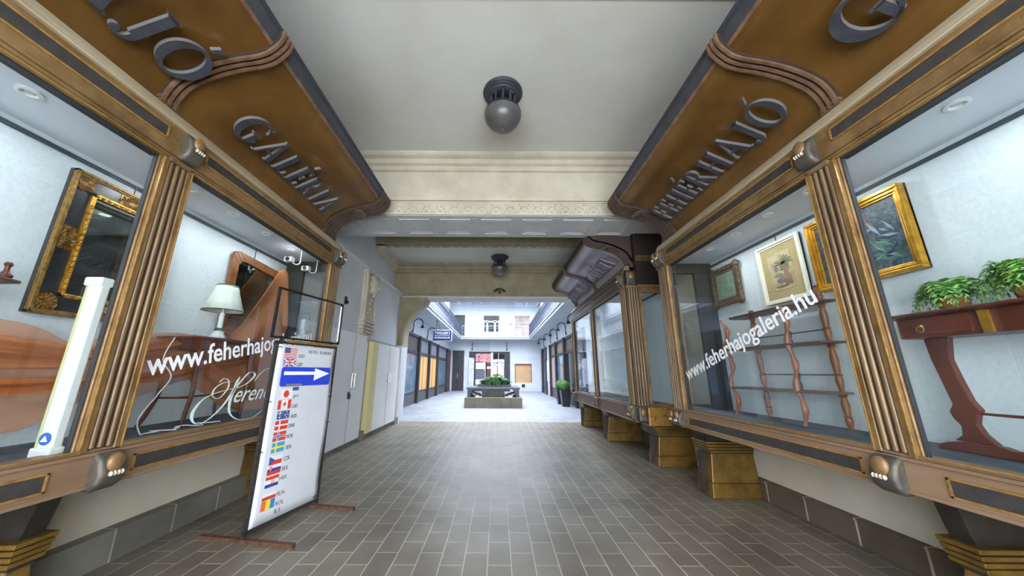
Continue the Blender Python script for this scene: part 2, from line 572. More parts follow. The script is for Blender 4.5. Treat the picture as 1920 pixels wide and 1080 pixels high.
# second bay: drop face with dentils, side cove, far beam with its corner brackets
tz = MB().box(-3.5, 3.4, 8.68, 8.76, 5.0, 5.4).box(-3.5, 3.4, 8.76, 8.84, 4.965, 5.0)
for i in range(24):
    tz.box(-3.3 + i * .28, -3.3 + i * .28 + .2, 8.86, 8.93, 4.97, 5.0)
struct(tz.build('trim_5', M('tan_drop_face', (176, 166, 142), .8, c2=(160, 150, 126), scale=3)))
tm = MB()
tm.prism([(10.58, 4.72), (10.54, 4.73), (10.52, 4.78), (10.46, 4.82), (10.44, 4.9), (10.38, 4.93), (10.36, 5.01), (10.58, 5.01)], YZ(), -3.47, 3.4)
struct(tm.build('trim_6', m_ochre))
tm = MB()
tm.prism([(-3.48, 4.74), (-3.42, 4.76), (-3.40, 4.82), (-3.34, 4.85), (-3.32, 4.93), (-3.26, 4.96), (-3.25, 5.01), (-3.48, 5.01)], XZ(), 8.76, 10.45)
struct(tm.build('trim_7', m_cream))
struct(MB().box(-3.5, 3.4, 10.6, 11.25, 3.92, 5.5).box(-3.5, 3.4, 10.55, 10.6, 3.98, 4.02).box(-3.5, 3.4, 10.52, 10.6, 4.02, 4.05).build('beam_2', m_ochre))
struct(B(-3.5, 3.4, 10.6, 11.25, 3.86, 3.92).build('trim_9', m_soffit))
arch = MB()
inner = catmull([(-3.05, 2.3, 0), (-3.06, 2.62, 0), (-2.98, 3.02, 0), (-2.82, 3.36, 0), (-2.58, 3.6, 0), (-2.45, 3.68, 0), (-2.36, 3.87, 0)], 4)
arch.prism([(-3.5, 2.3)] + [(p[0], p[1]) for p in inner] + [(-3.5, 3.87)], XZ(), 10.55, 11.25)
edge = [(p[0], 10.53, p[1]) for p in inner]
arch.tube(edge, .035, 8).tube([(x - .1, y + .01, z + .05) for x, y, z in edge[:-4]], .018, 8)
for q in ((-3.1, 3.7, .09), (-2.9, 3.78, .06), (-3.2, 3.5, .05), (-3.12, 3.2, .04)):
    for k in range(6):
        a = k * PI / 3
        arch.ell((q[0] + q[2] * math.cos(a) * .6, 10.55, q[1] + q[2] * math.sin(a) * .6), (q[2] * .4, .03, q[2] * .4), 8, 5)
struct(arch.build('trim_10', m_ochre, smooth=True))
struct(MB().box(-3.5, -3.06, 10.58, 11.25, 0, 2.3).box(-3.5, -3.03, 10.55, 10.6, 2.24, 2.32).build('wall_arch_pier', m_wallgrey))
ro = MB()
for k in range(7):
    a = math.radians(-75 + 25 * k)
    ro.ell((.03 + .17 * math.sin(a), 10.56, 4.03 + .13 * math.cos(a)), (.035, .03, .06), 8, 6)
ro.ell((.03, 10.54, 4.05), (.06, .05, .05), 10, 6)
for sx in (-1, 1):
    ro.tube(catmull([(.03, 10.56, 4.02), (.03 + sx * .12, 10.55, 4.03), (.03 + sx * .2, 10.55, 4.08), (.03 + sx * .17, 10.55, 4.13)], 4), .016, 6)
tag(ro.build('carved_rosette', M('dark_ochre_moulding', (70, 62, 38), .8), smooth=True), 'small dark acanthus rosette on the beam over the courtyard opening', 'rosette')

# unseen end wall added behind the viewer, its doorway narrowed to cut street light
struct(MB().box(-3.8, -2.5, -1.9, -1.6, 0, 5.5).box(2.5, 3.9, -1.9, -1.6, 0, 5.5).box(-2.5, 2.5, -1.9, -1.6, 3.7, 5.5).build('wall_light_block', m_plaster))

# relief pilaster on the far left wall
pl = MB()
pl.box(-3.22, -3.13, 7.5, 8.15, .2, 2.3).box(-3.22, -3.14, 7.5, 8.15, 2.3, 3.82)
for k in range(4):
    pl.box(-3.22, -3.07, 7.45, 8.2, 2.38 + k * .08, 2.42 + k * .08)
pl.tube([(-3.13, 7.56, 2.34), (-3.13, 7.56, 3.8)], .045, 8).tube([(-3.1, 8.16, 2.7), (-3.1, 8.16, 3.3)], .02, 6)
pl.box(-3.22, -3.08, 7.48, 8.26, 3.8, 3.86)
pl.ell((-3.08, 7.95, 3.55), (.1, .2, .24), 16, 10).ell((-3.0, 7.95, 3.5), (.05, .04, .07), 8, 6)
for k in range(8):
    a = 2 * PI * k / 8
    pl.ell((-3.1, 7.95 + .2 * math.cos(a), 3.56 + .25 * math.sin(a)), (.05, .06, .06), 8, 5)
for k in range(6):
    pl.ell((-3.12, 7.88 + .05 * (-1) ** k, 3.2 - k * .11), (.035, .08, .05), 8, 5)
pl.ell((-3.12, 7.9, 2.25), (.04, .1, .12), 10, 6)
struct(pl.build('trim_11', m_cream, smooth=True))
# leaning panel doors
d1 = MB().box(-3.2, -3.10, 5.25, 7.92, .08, 2.31)
m_doorw = M('door_white', (236, 238, 240), .55, c2=(228, 230, 232), scale=1)
d1 = struct(d1.build('door_1', m_doorw, bevel=.006))


def pull(y, z, par, x):
    p = MB()
    for dy in (-.07, .07):
        p.tube([(x, y + dy, z - .14), (x, y + dy, z + .14)], .012, 8)
        p.tube([(x - .05, y + dy, z - .1), (x, y + dy, z - .1)], .007, 6).tube([(x - .05, y + dy, z + .1), (x, y + dy, z + .1)], .007, 6)
    p.build('pull_handle', m_chrome, par, smooth=True)


pull(7.2, 1.32, d1, -3.05)
MB().box(-3.102, -3.094, 7.1, 7.2, 1.02, 1.09).box(-3.1, -3.06, 7.12, 7.18, .95, 1.05).build('padlock', M('old_lock', (70, 68, 66), .5, .5), d1)
MB().box(-3.101, -3.097, 7.215, 7.222, .09, 2.29).build('leaf_joint', m_inset, d1)
d2 = MB().box(-3.2, -3.03, 8.45, 10.28, .12, 2.2)
d2 = struct(d2.build('door_2', m_doorw, bevel=.006))
MB().box(-3.2, -3.025, 8.08, 8.45, .12, 2.2).build('edge_board', M('pale_yellow_edge', (216, 204, 150), .6), d2)
MB().box(-3.031, -3.027, 9.38, 9.388, .13, 2.19).build('leaf_joint', m_inset, d2)
pull(9.38, 1.36, d2, -2.98)
struct(MB().box(-3.21, -3.15, 8.3, 10.2, 2.28, 3.8).build('wall_panel_left', M('flat_wall_board', (214, 216, 222), .7, c2=(202, 204, 210), scale=1)))
kb = MB().box(-3.2, -3.18, 6.70, 6.78, 2.86, 3.02).lathe([(.02, 0), (.035, .03), (.015, .05)], (-3.18, 6.74, 2.9), 10, 'X')
tag(kb.build('alarm_box', m_black), 'tiny dark fitting high on the white wall above the panel door', 'fitting')


# ================================================================== DISPLAY CASES
def SX(s):
    """frame whose u runs along +y, v up, n away from the wall"""
    return ((0, 0, 0), (0, 1, 0), (0, 0, 1), (-s, 0, 0))


def sbox(mb, s, xa, xb, y0, y1, z0, z1):
    return mb.box(min(s * xa, s * xb), max(s * xa, s * xb), y0, y1, z0, z1)


def claw(par, s, X, y, z0, z1, hw=.085, up=False, m=m_claw):
    """rounded blackened block with a brown paw and pale toes"""
    mb = MB()
    n = 8
    prof = [(X + .03, z0 + .01), (X - .05, z0), (X - .10, z0 + (z1 - z0) * .16), (X - .115, z0 + (z1 - z0) * .45), (X - .09, z0 + (z1 - z0) * .8), (X - .03, z1), (X + .03, z1)]
    if up:
        prof = [(p[0], z0 + z1 - p[1]) for p in prof]
    fr = ((0, y, 0), (s, 0, 0), (0, 0, 1), (0, 1, 0))
    mb.prism(prof, fr, -hw, hw)
    c = mb.build('claw_bracket', m, par, smooth=True, bevel=.025, seg=3)
    zc = z0 + (z1 - z0) * .66
    p = MB().ell((s * (X - .098), y, zc), (.035, hw * .68, (z1 - z0) * .27), 14, 8)
    p.build('paw', m_paw, c, smooth=True)
    t = MB()
    for k in range(4):
        t.ell((s * (X - .122), y - hw * .42 + hw * .28 * k, zc - (z1 - z0) * .24), (.014, hw * .10, .016), 8, 6)
    t.build('toes', m_toe, c, smooth=True)
    return c


def fluted(par, s, X, y0, y1, z0, z1, nf=3):
    mb = MB()
    sbox(mb, s, X - .015, X + .035, y0, y1, z0, z1)
    sh = mb.build('pilaster', m_groove, par)
    f = MB()
    wd = (y1 - y0) / nf
    for k in range(nf):
        yc = y0 + wd * (k + .5)
        f.tube([(s * (X - .018), yc, z0 + .02), (s * (X - .018), yc, z1 - .02)], wd * .36, 10)
    sbox(f, s, X - .05, X, y0 - .005, y1 + .005, z1 - .035, z1)
    f.build('fluting', m_shaft, sh, smooth=True)
    return sh


def top_rail(par, s, X, ya, yb, insets, mats):
    g, ins, led = mats
    t = MB()
    sbox(t, s, X - .03, X + .09, ya, yb, 3.17, 3.42)
    for i, (a, b_) in enumerate(((3.10, 3.125), (3.125, 3.15), (3.15, 3.172))):
        sbox(t, s, X - .01 - .012 * i, X + .05, ya, yb, a, b_)
    tr = t.build('top_rail', g, par, bevel=.004, seg=1)
    for (a, b_) in insets:
        q = MB()
        sbox(q, s, X - .036, X - .028, a, b_, 3.25, 3.335)
        q.build('inset_panel', ins, tr)
        e = MB()
        for (z0, z1) in ((3.238, 3.25), (3.335, 3.347)):
            sbox(e, s, X - .04, X - .03, a - .012, b_ + .012, z0, z1)
        for (y0, y1) in ((a - .012, a), (b_, b_ + .012)):
            sbox(e, s, X - .04, X - .03, y0, y1, 3.24, 3.345)
        e.build('inset_edge', m_bright, tr)
    l = MB()
    l.prism([(X - .055, 3.385), (X + .1, 3.385), (X + .1, 3.533), (X + .04, 3.533), (X + .02, 3.52), (X - .015, 3.46), (X - .03, 3.42), (X - .055, 3.40)], ((0, 0, 0), (s, 0, 0), (0, 0, 1), (0, 1, 0)), ya, yb)
    l.build('cornice', led, par)


def bottom_rail(par, s, X, ya, yb, insets, zb, zt, mats):
    g, ins, gp = mats
    t = MB()
    sbox(t, s, X - .03, X + .1, ya, yb, zb + .012, zt - .02)
    sbox(t, s, X - .045, X + .1, ya, yb, zb, zb + .02)
    sbox(t, s, X - .045, X + .1, ya, yb, zt - .028, zt - .008)
    sbox(t, s, X - .02, X + .1, ya, yb, zt - .01, zt + .012)
    br = t.build('bottom_rail', gp, par, bevel=.004, seg=1)
    for (a, b_) in insets:
        q = MB()
        sbox(q, s, X - .036, X - .028, a, b_, zb + .055, zb + .14)
        q.build('inset_panel', ins, br)
        e = MB()
        for (z0, z1) in ((zb + .043, zb + .055), (zb + .14, zb + .152)):
            sbox(e, s, X - .04, X - .03, a - .012, b_ + .012, z0, z1)
        for (y0, y1) in ((a - .012, a), (b_, b_ + .012)):
            sbox(e, s, X - .04, X - .03, y0, y1, zb + .045, zb + .15)
        e.build('inset_edge', m_bright, br)
    u = MB()
    sbox(u, s, X + .02, BK if X > 2.5 else BK, ya, yb, zb + .01, zb + .06)
    u.build('underside', m_pedblack, par)


def glazing(par, s, X, a, b_, zt, z1=3.1, m=None):
    f = MB()
    for (y0, y1) in ((a, a + .045), (b_ - .045, b_)):
        sbox(f, s, X - .035, X + .03, y0, y1, zt, z1)
    for (y0, y1) in ((a + .045, a + .06), (b_ - .06, b_ - .045)):
        sbox(f, s, X - .012, X + .03, y0, y1, zt, z1)
    sbox(f, s, X - .0, X + .06, a, b_, zt - .005, zt + .004)
    sbox(f, s, X - .0, X + .06, a, b_, z1, z1 + .01)
    fr = f.build('window_frame', m or m_gold, par, bevel=.003, seg=1)
    bd = MB()  # thin bright strips paint the highlight along the frame's inner edges
    for (y0, y1, q0, q1) in ((a + .037, a + .045, zt, z1), (b_ - .045, b_ - .037, zt, z1), (a + .045, b_ - .045, zt + .012, zt + .02), (a + .045, b_ - .045, z1 - .002, z1 + .006)):
        sbox(bd, s, X - .040, X - .03, y0, y1, q0, q1)
    bd.build('edge_highlight', m_bright, fr)
    k = MB()
    for (y0, y1) in ((a + .06, a + .068), (b_ - .068, b_ - .06)):
        sbox(k, s, X + .0, X + .03, y0, y1, zt + .01, z1)
    sbox(k, s, X + .0, X + .06, a + .06, b_ - .06, z1 - .012, z1)
    k.build('gasket', m_gasket, fr)
    g = MB()
    sbox(g, s, X + .022, X + .028, a + .05, b_ - .05, zt - .005, z1 + .005)
    return g.build('glass_pane', m_glass, par)


def pedestal(par, s, xf, xb, y0, y1, h, ribz=None, split=True):
    """tapered gilded block: plinth, body, ribs, black cove on top"""
    ribz = ribz or h - .27
    ym, hy = (y0 + y1) / 2, (y1 - y0) / 2
    xm = s * (xf + xb) / 2
    hx = (xb - xf) / 2
    t = MB()
    e = .05
    # the wall side stays put: shift the taper towards the passage
    def fr(a, z0, b_, z1, dy=0):
        X0, X1 = xf - a, xf - b_
        t.hexa([(s * X0, y0 - a * .6 + dy, z0), (s * xb, y0 - a * .6 + dy, z0), (s * xb, y1 + a * .6, z0), (s * X0, y1 + a * .6, z0),
                (s * X1, y0 - b_ * .6 + dy, z1), (s * xb, y0 - b_ * .6 + dy, z1), (s * xb, y1 + b_ * .6, z1), (s * X1, y1 + b_ * .6, z1)])
    fr(.0, .17, -.05, ribz)
    fr(.02, 0, .006, .17)
    p = t.build('pedestal', m_ped, par, bevel=.012)
    r = MB()
    for k in range(4):
        z = ribz + .006 + k * .036
        a = -.035 + .015 * k
        r.hexa([(s * (xf - a - .01), y0 - a * .6 - .006, z), (s * xb, y0 - a * .6 - .006, z), (s * xb, y1 + .01, z), (s * (xf - a - .01), y1 + .01, z),
                (s * (xf - a - .014), y0 - a * .6 - .01, z + .026), (s * xb, y0 - a * .6 - .01, z + .026), (s * xb, y1 + .014, z + .026), (s * (xf - a - .014), y1 + .014, z + .026)])
    r.build('ribs', m_ped, p, bevel=.004, seg=1)
    c = MB()
    zc0 = ribz - .01
    P = [(xf + .03, zc0), (xf + .03, ribz + .13), (xf + .01, ribz + .19), (xf - .03, h + .005), (xb, h + .005), (xb, zc0)]
    c.prism(P, ((0, 0, 0), (s, 0, 0), (0, 0, 1), (0, 1, 0)), y0 + .03, y1 - .03)
    c.build('cove', m_pedblack, p)
    if split:
        g = MB()
        sbox(g, s, xf - .05, xf + .1, ym - .012, ym + .012, .02, ribz)
        g.build('recess', m_pedblack, p)
    return p


m_cove = M('worn_beige_cove', (184, 170, 144), .6, .05, (156, 138, 110), 3, stretch=(1, .3, 1))
GL = (m_gold, m_inset, m_below)
ZB, ZT = .78, 1.0
YN = -.5


def interior(par, s, X, ya, yb, zt, dl, rail=True, zc=3.21, back=BK, lit=True):
    q = MB()
    sbox(q, s, back, back + .02, ya, yb, zt - .02, zc + .1)
    q.build('back_panel', m_cwhite, par)
    q = MB()
    sbox(q, s, X + .1, back + .02, ya, yb, zc, zc + .03)
    q.build('case_ceiling', m_cceil, par)
    q = MB()
    sbox(q, s, X + .07, back + .02, ya, yb, zt - .05, zt - .012)
    q.build('case_floor', m_cfloor, par)
    q = MB()
    sbox(q, s, X + .07, X + .1, ya, yb, 3.12, zc + .03)
    q.build('fascia', m_cceil, par)
    if rail:
        q = MB()
        sbox(q, s, back - .022, back, ya, yb, 3.135, 3.165)
        q.build('picture_rail', m_rail, par)
    for y in dl:
        r = MB().lathe([(.055, 0), (.06, -.012), (.04, -.016), (.032, -.004), (.03, 0)], (s * 2.98, y, zc), 20)
        d = r.build('downlight', m_white, par, smooth=True)
        MB().lathe([(.032, 0), (.02, -.006)], (s * 2.98, y, zc - .0), 14).build('lamp_reflector', m_chrome, d)
        if not lit:
            continue
        li = bpy.data.lights.new('case_fill_light', 'AREA')  # fill light added to brighten the case; the downlight itself looks unlit
        li.shape = 'DISK'
        li.size = .1
        li.energy = CASE_W
        li.color = (.92, .97, 1.0)
        lo = bpy.data.objects.new('case_fill_light', li)
        COL.objects.link(lo)
        lo.parent = d
        lo.location = (s * 2.98 - ORG[par.name][0], y - ORG[par.name][1], zc - .025 - ORG[par.name][2])


CASE_W = 2.1


def passage_case(s, label, dl):
    X = 2.6
    root = empty('display_case', (s * 3.0, 2.3, 0), label, 'display case', None)
    top_rail(root, s, X, YN, 5.1, [(YN + .2, 2.17), (2.53, 4.76)], (m_gold, m_inset, m_cove))
    bottom_rail(root, s, X, YN, 5.1, [(YN + .2, 2.08), (2.56, 4.72)], ZB, ZT, (m_gold, m_inset, m_goldpink))
    g1 = glazing(root, s, X, YN + .1, 2.25, ZT)
    g2 = glazing(root, s, X, 2.40, 4.84, ZT)
    fluted(root, s, X, 2.25, 2.40, ZT, 3.12)
    fluted(root, s, X, 4.84, 5.1, .99, 3.14, 5)
    claw(root, s, X, 2.375, 3.14, 3.40, .075)
    claw(root, s, X, 2.375, .755, 1.0, .08)
    for y in (4.91, 5.05):
        claw(root, s, X, y, 3.14, 3.40, .055)
        claw(root, s, X, y, .765, 1.0, .055)
    interior(root, s, X, YN, 5.08, ZT, dl)
    # far side: dark frame, glass
    f = MB()
    for (a, b_) in ((X + .09, X + .14), (3.12, BK + .02)):
        sbox(f, s, a, b_, 5.04, 5.1, ZT - .02, 3.21)
    sbox(f, s, X + .14, 3.12, 5.04, 5.1, ZT - .02, 1.06)
    sbox(f, s, X + .14, 3.12, 5.04, 5.1, 3.05, 3.21)
    f.build('side_frame', m_gasket, root)
    g = MB()
    sbox(g, s, X + .13, 3.13, 5.066, 5.072, 1.05, 3.06)
    g.build('side_glass', m_glass, root)
    n = MB()
    sbox(n, s, X + .09, BK + .02, YN - .02, YN + .02, ZT - .02, 3.21)
    n.build('side_panel', m_cwhite, root)
    pedestal(root, s, 2.68, 3.27, 4.58, 4.9, ZB)
    pedestal(root, s, 2.68, WR if s > 0 else 3.24, 2.13, 2.3, ZB, .42, False)
    pedestal(root, s, 2.68, 3.27, -.2, .15, ZB)
    return root, g1, g2


caseL, gL1, gL2 = passage_case(-1, 'bronze framed display case on the wall with mirrors, lamp and orange drape inside', (1.72, 2.86, 3.38, 3.92, 4.45))
caseR, gR1, gR2 = passage_case(1, 'bronze framed display case on the wall holding the open shelf and gold framed painting', (1.78, 2.83, 3.34, 3.86, 4.38))

# lettering on the panes
def www(par, s, y0, z0, y1, z1, x):
    d = Vector((0, y1 - y0, z1 - z0))
    L = d.length
    d.normalize()
    b_ = Vector((0, 0, 1)) if False else Vector((0, -d.z, d.y))
    if s > 0:
        b_ = Vector((0, d.z, -d.y)) if d.y < 0 else b_
        b_ = Vector((0, d.z, -d.y))
    n = Vector((-s, 0, 0))
    mb = MB()
    text_into(mb, 'www.feherhajogaleria.hu', ((s * x, y0, z0), d, b_, n), 0, .002, width=L, height=.235, bold=.012)
    return mb.build('lettering', m_decal, par)


www(gL2, -1, 2.55, 1.40, 4.67, 1.845, 2.618)
www(gR2, 1, 4.70, 1.345, 2.62, 2.02, 2.618)


def stroke(mb, P, wmax, x, nx=1, wmin=.004, slant=1):
    """flat pen stroke lying on the pane: thick on down strokes"""
    C = catmull([(0, p[0], p[1]) for p in P], 6)
    L, R = [], []
    for i, c in enumerate(C):
        t = (C[min(i + 1, len(C) - 1)] - C[max(i - 1, 0)])
        t = t.normalized() if t.length > 0 else Vector((0, 1, 0))
        th = wmin + wmax * abs(t.z) ** 2.2
        th *= min(1, (i + 1) / 5, (len(C) - i) / 5) * .7 + .3
        nn = Vector((0, -t.z, t.y)) * th / 2
        L.append(((c + nn).y, (c + nn).z))
        R.append(((c - nn).y, (c - nn).z))
    mb.strip(L, R, ((x, 0, 0), (0, 1, 0), (0, 0, 1), (nx, 0, 0)), 0, .002)


hm = MB()
S1 = [(3.464, 1.442), (3.432, 1.383), (3.406, 1.308), (3.319, 1.183), (3.211, 1.093), (3.127, 1.055), (3.065, 1.053), (3.011, 1.096), (3.009, 1.168), (3.076, 1.25), (3.187, 1.296), (3.325, 1.322), (3.467, 1.339), (3.579, 1.378), (3.665, 1.449), (3.642, 1.484), (3.577, 1.481), (3.478, 1.39), (3.418, 1.307), (3.393, 1.209), (3.414, 1.109), (3.498, 1.045), (3.6, 1.02), (3.751, 1.022), (3.899, 1.087)]
stroke(hm, S1, .028, -2.618)
stroke(hm, [(3.221, 1.397), (3.265, 1.429), (3.323, 1.411), (3.339, 1.352), (3.302, 1.289), (3.239, 1.249), (3.171, 1.281), (3.185, 1.343), (3.265, 1.388), (3.382, 1.401)], .012, -2.618)
stroke(hm, [(3.679, 1.393), (3.731, 1.458), (3.815, 1.515), (3.9, 1.535)], .008, -2.618)
text_into(hm, 'erend', ((-2.618, 3.44, 1.195), (0, 1, .02), (0, .0, 1), (1, 0, 0)), 0, .002, width=.56, height=.16, shear=.4)
hm.build('script_lettering', M('pale_mint_vinyl', (208, 228, 226), .6), gL2)


# second case further along on the other side, with its glazed side facing us
def far_case():
    s, X = 1, 2.45
    root = empty('display_case', (3.0, 8.5, 0), 'empty narrower display case beyond the shelf case, courtyard mirrored in its panes', 'display case')
    m1 = (m_goldpink, m_inset, m_below)
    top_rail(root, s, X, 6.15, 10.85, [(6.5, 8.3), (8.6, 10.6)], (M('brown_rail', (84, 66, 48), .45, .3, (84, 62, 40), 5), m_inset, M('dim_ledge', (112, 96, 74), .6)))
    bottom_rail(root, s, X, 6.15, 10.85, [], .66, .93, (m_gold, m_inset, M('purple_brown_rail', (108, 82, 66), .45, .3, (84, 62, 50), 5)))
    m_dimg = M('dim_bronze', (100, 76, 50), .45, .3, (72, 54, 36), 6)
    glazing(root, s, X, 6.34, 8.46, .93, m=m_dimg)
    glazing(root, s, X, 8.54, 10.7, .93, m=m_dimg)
    fluted(root, s, X, 8.44, 8.56, .93, 3.12, 2)
    fluted(root, s, X, 6.16, 6.36, .93, 3.12, 4)
    fluted(root, s, X, 10.68, 10.85, .93, 3.12, 3)
    claw(root, s, X, 6.26, 3.12, 3.4, .09)
    claw(root, s, X, 6.26, .68, .93, .09)
    claw(root, s, X, 8.5, .7, .93, .06)
    claw(root, s, X, 10.77, .7, .93, .07)
    interior(root, s, X, 6.2, 10.85, .93, (7.4, 9.6), back=BK, lit=False)
    # side facing the viewer
    q = MB().box(X - .02, X + .22, 6.1, 6.2, .93, 3.12)
    sp = q.build('side_pilaster', m_groove, root)
    fl = MB()
    for k in range(4):
        fl.tube([(X + .03 + k * .05, 6.1, .95), (X + .03 + k * .05, 6.1, 3.1)], .019, 10)
    fl.box(X - .03, X + .23, 6.07, 6.1, 3.08, 3.12)
    fl.build('fluting', m_shaft, sp, smooth=True)
    q = MB().box(X + .2, BK, 6.1, 6.16, 2.98, 3.12).box(X + .22, X + .27, 6.1, 6.16, .95, 3.0).box(3.3, BK, 6.1, 6.16, .95, 3.0).box(X + .2, BK, 6.1, 6.16, .93, .97)
    q.build('side_frame', m_gold, root, bevel=.004, seg=1)
    MB().box(X + .26, 3.31, 6.125, 6.131, .96, 2.99).build('side_glass', m_glass, root)
    hd = MB().box(X + .2, BK, 6.08, 6.2, 3.12, 4.35).box(X - .02, X + .2, 6.08, 6.2, 3.12, 3.42)
    h = hd.build('side_header', M('black_brown_header', (34, 26, 24), .5, .2, (52, 40, 36), 4), root)
    for (a_, b_) in ((3.62, 3.635), (3.66, 3.675), (3.70, 3.715), (3.1, 3.13)):
        MB().box(X + .2, BK, 6.06, 6.085, a_, b_).build('header_line', m_bright, h)
    c = MB().box(X + .0, X + .16, 6.06, 6.1, 3.13, 3.4)
    c.build('capital', m_claw, h, bevel=.02)
    MB().ell((X + .08, 6.05, 3.3), (.05, .03, .07), 12, 8).build('paw', m_paw, h, smooth=True)
    pb = MB().box(X + .12, WR, 5.98, 6.3, .62, .93)
    m_chip = M_ramp('chipped_gilt', [(.3, (134, 96, 36)), (.55, (150, 108, 44)), (.66, (70, 52, 30)), (.72, (214, 206, 190))], 7, .45, .2)
    pb.build('console_block', m_chip, root, bevel=.02)
    MB().box(X - .02, X + .12, 6.02, 6.3, .68, .93).build('corner_block', m_claw, root, bevel=.03)
    MB().ell((X + .05, 6.02, .83), (.05, .03, .07), 12, 8).build('paw', m_paw, root, smooth=True)
    cv = MB()
    cv.prism([(X + .02, .68), (X + .1, .67), (X + .17, .62), (X + .2, .5), (X + .3, .5), (X + .3, .68)], XZ(), 6.02, 6.3)
    cv.build('cove', m_pedblack, root)
    pedestal(root, s, 2.66, 3.27, 5.96, 6.32, .65, .47)
    pedestal(root, s, 2.52, 3.27, 8.1, 8.5, .67, .52)
    pedestal(root, s, 2.47, 3.27, 10.08, 10.4, .67, .52)
    return root


caseF = far_case()

# ================================================================== CANOPIES
PROF = [(2.70, 3.535), (2.72, 3.60), (2.69, 3.72), (2.62, 3.83), (2.5, 3.915), (2.36, 3.98), (2.2, 4.03), (2.05, 4.06), (1.96, 4.095), (1.905, 4.15)]
LIPP = [(1.905, 4.15), (1.875, 4.19), (1.86, 4.235), (1.862, 4.28), (1.89, 4.325), (1.98, 4.36)]


def smoothprof(P, n=3):
    return [(p[0], p[1]) for p in catmull([(a, b_, 0) for a, b_ in P], n)]


def sweep_band(mb, s, path, ya, yb, off0, off1, dx=0):
    """solid strip of the canopy section between two offsets from the path"""
    P = [Vector((p[0] + dx, p[1])) for p in path]
    A, Bq = [], []
    for i, p in enumerate(P):
        t = P[min(i + 1, len(P) - 1)] - P[max(i - 1, 0)]
        t.normalize()
        n = Vector((t.y, -t.x))      # towards outside/below
        if n.dot(Vector((-.3, -1))) < 0:
            n = -n
        A.append(tuple(p + n * off0))
        Bq.append(tuple(p + n * off1))
    mb.strip(A, Bq, ((0, 0, 0), (s, 0, 0), (0, 0, 1), (0, 1, 0)), ya, yb)


def canopy(s, y0, y1, bands, words, label, dx=0, mats=None, endw=.36, near_end=False):
    pm, lm, tm_, gm = mats or (m_amber, m_lip, m_ribtan, m_ribdark)
    root = empty('shop_canopy', (s * (3.0 + dx), (y0 + y1) / 2, 3.6), label, 'canopy')
    PP, LL = smoothprof(PROF), smoothprof(LIPP)
    mb = MB()
    sweep_band(mb, s, PP, y0, y1, 0, -.03, dx)
    pn = mb.build('curved_panel', pm, root, smooth=True)
    mb = MB()
    sweep_band(mb, s, LL, y0, y1, .0, -.03, dx)
    mb.box(min(s * (1.96 + dx), s * BK), max(s * (1.96 + dx), s * BK), y0, y1, 4.34, 4.37)
    mb.build('lip', lm, root, smooth=True)
    e = MB()
    sweep_band(e, s, [(1.915, 4.138), (1.895, 4.163)], y0, y1, .001, .006, dx)
    e.build('lip_edge', m_ribtan, root)
    full = PP + LL[1:]

    def band(yc, nr, wd, fill=.5):
        k = MB()
        sweep_band(k, s, full, yc - wd / 2, yc + wd / 2, .0, .02, dx)
        kb_ = k.build('band', gm, root, smooth=True)
        r = MB()
        st = wd / nr
        for i in range(nr):
            a = yc - wd / 2 + st * (i + .14)
            sweep_band(r, s, full, a, a + st * fill, .015, .045 if nr < 5 else .032, dx)
        # stepped foot of the band
        for i in range(3):
            sbox(r, s, 2.70 + dx - .02, 2.76 + dx, yc - wd / 2 - .005, yc + wd / 2 + .005, 3.537 + i * .035, 3.562 + i * .035)
        r.build('band_ribs', tm_ if nr < 5 else m_ribend, kb_, smooth=True, auto=50)
    for yc in bands:
        band(yc, 3, .14)
    band(y1 - endw / 2, 8, endw, .2)
    if near_end:
        band(y0 + endw / 2, 8, endw, .2)
    # closing end faces
    poly = [(p[0] + dx, p[1]) for p in full] + [(BK, 4.36), (BK, 3.536)]
    for y in ((y0, y1 - .01) if near_end else (y1 - .01,)):
        ef = MB()
        ef.prism(poly, ((0, 0, 0), (s, 0, 0), (0, 0, 1), (0, 1, 0)), y, y + .01)
        ef.build('end_board', M('dark_end_board', (60, 48, 44), .6), root)
    # scroll where the end band turns
    sc = MB()
    for r_, o_ in ((.06, .035), (.04, .05), (.02, .06)):
        for yy in ((y1 - endw / 2,) + ((y0 + endw / 2,) if near_end else ())):
            sc.ell((s * (2.26 + dx), yy, 4.015 - o_ * .7), (r_ * 1.6, endw * .42, r_ * .6), 14, 8)
    sc.build('scroll', m_ribend, root, smooth=True)
    # standing letters
    for (wd_, ya, yb, H) in words:
        gl = [glyph(c) for c in wd_]
        gap = .16
        tot = sum(g[0] for g in gl) + gap * (len(gl) - 1)
        dirn = 1 if yb > ya else -1
        sc_ = abs(yb - ya) / tot
        u = 0
        for (gw, P), ch in zip(gl, wd_):
            o = Vector((s * (2.605 + dx), ya + dirn * u * sc_, 3.775))
            bv = Vector((-s * .28, 0, .15)).normalized() * H
            av = Vector((0, dirn, 0)) * sc_
            nv = Vector((-s * .15, 0, -.28)).normalized()
            L = MB()
            for poly in P:
                L.prism(poly, (o, av, bv, nv), -.006, .03)
            lt = L.build('letter', [m_letter, m_letedge], root)
            me = lt.data
            nn = nv.normalized()
            for pz in me.polygons:
                if abs(pz.normal.dot(nn)) < .5:
                    pz.material_index = 1
            u += gw + gap
    return root


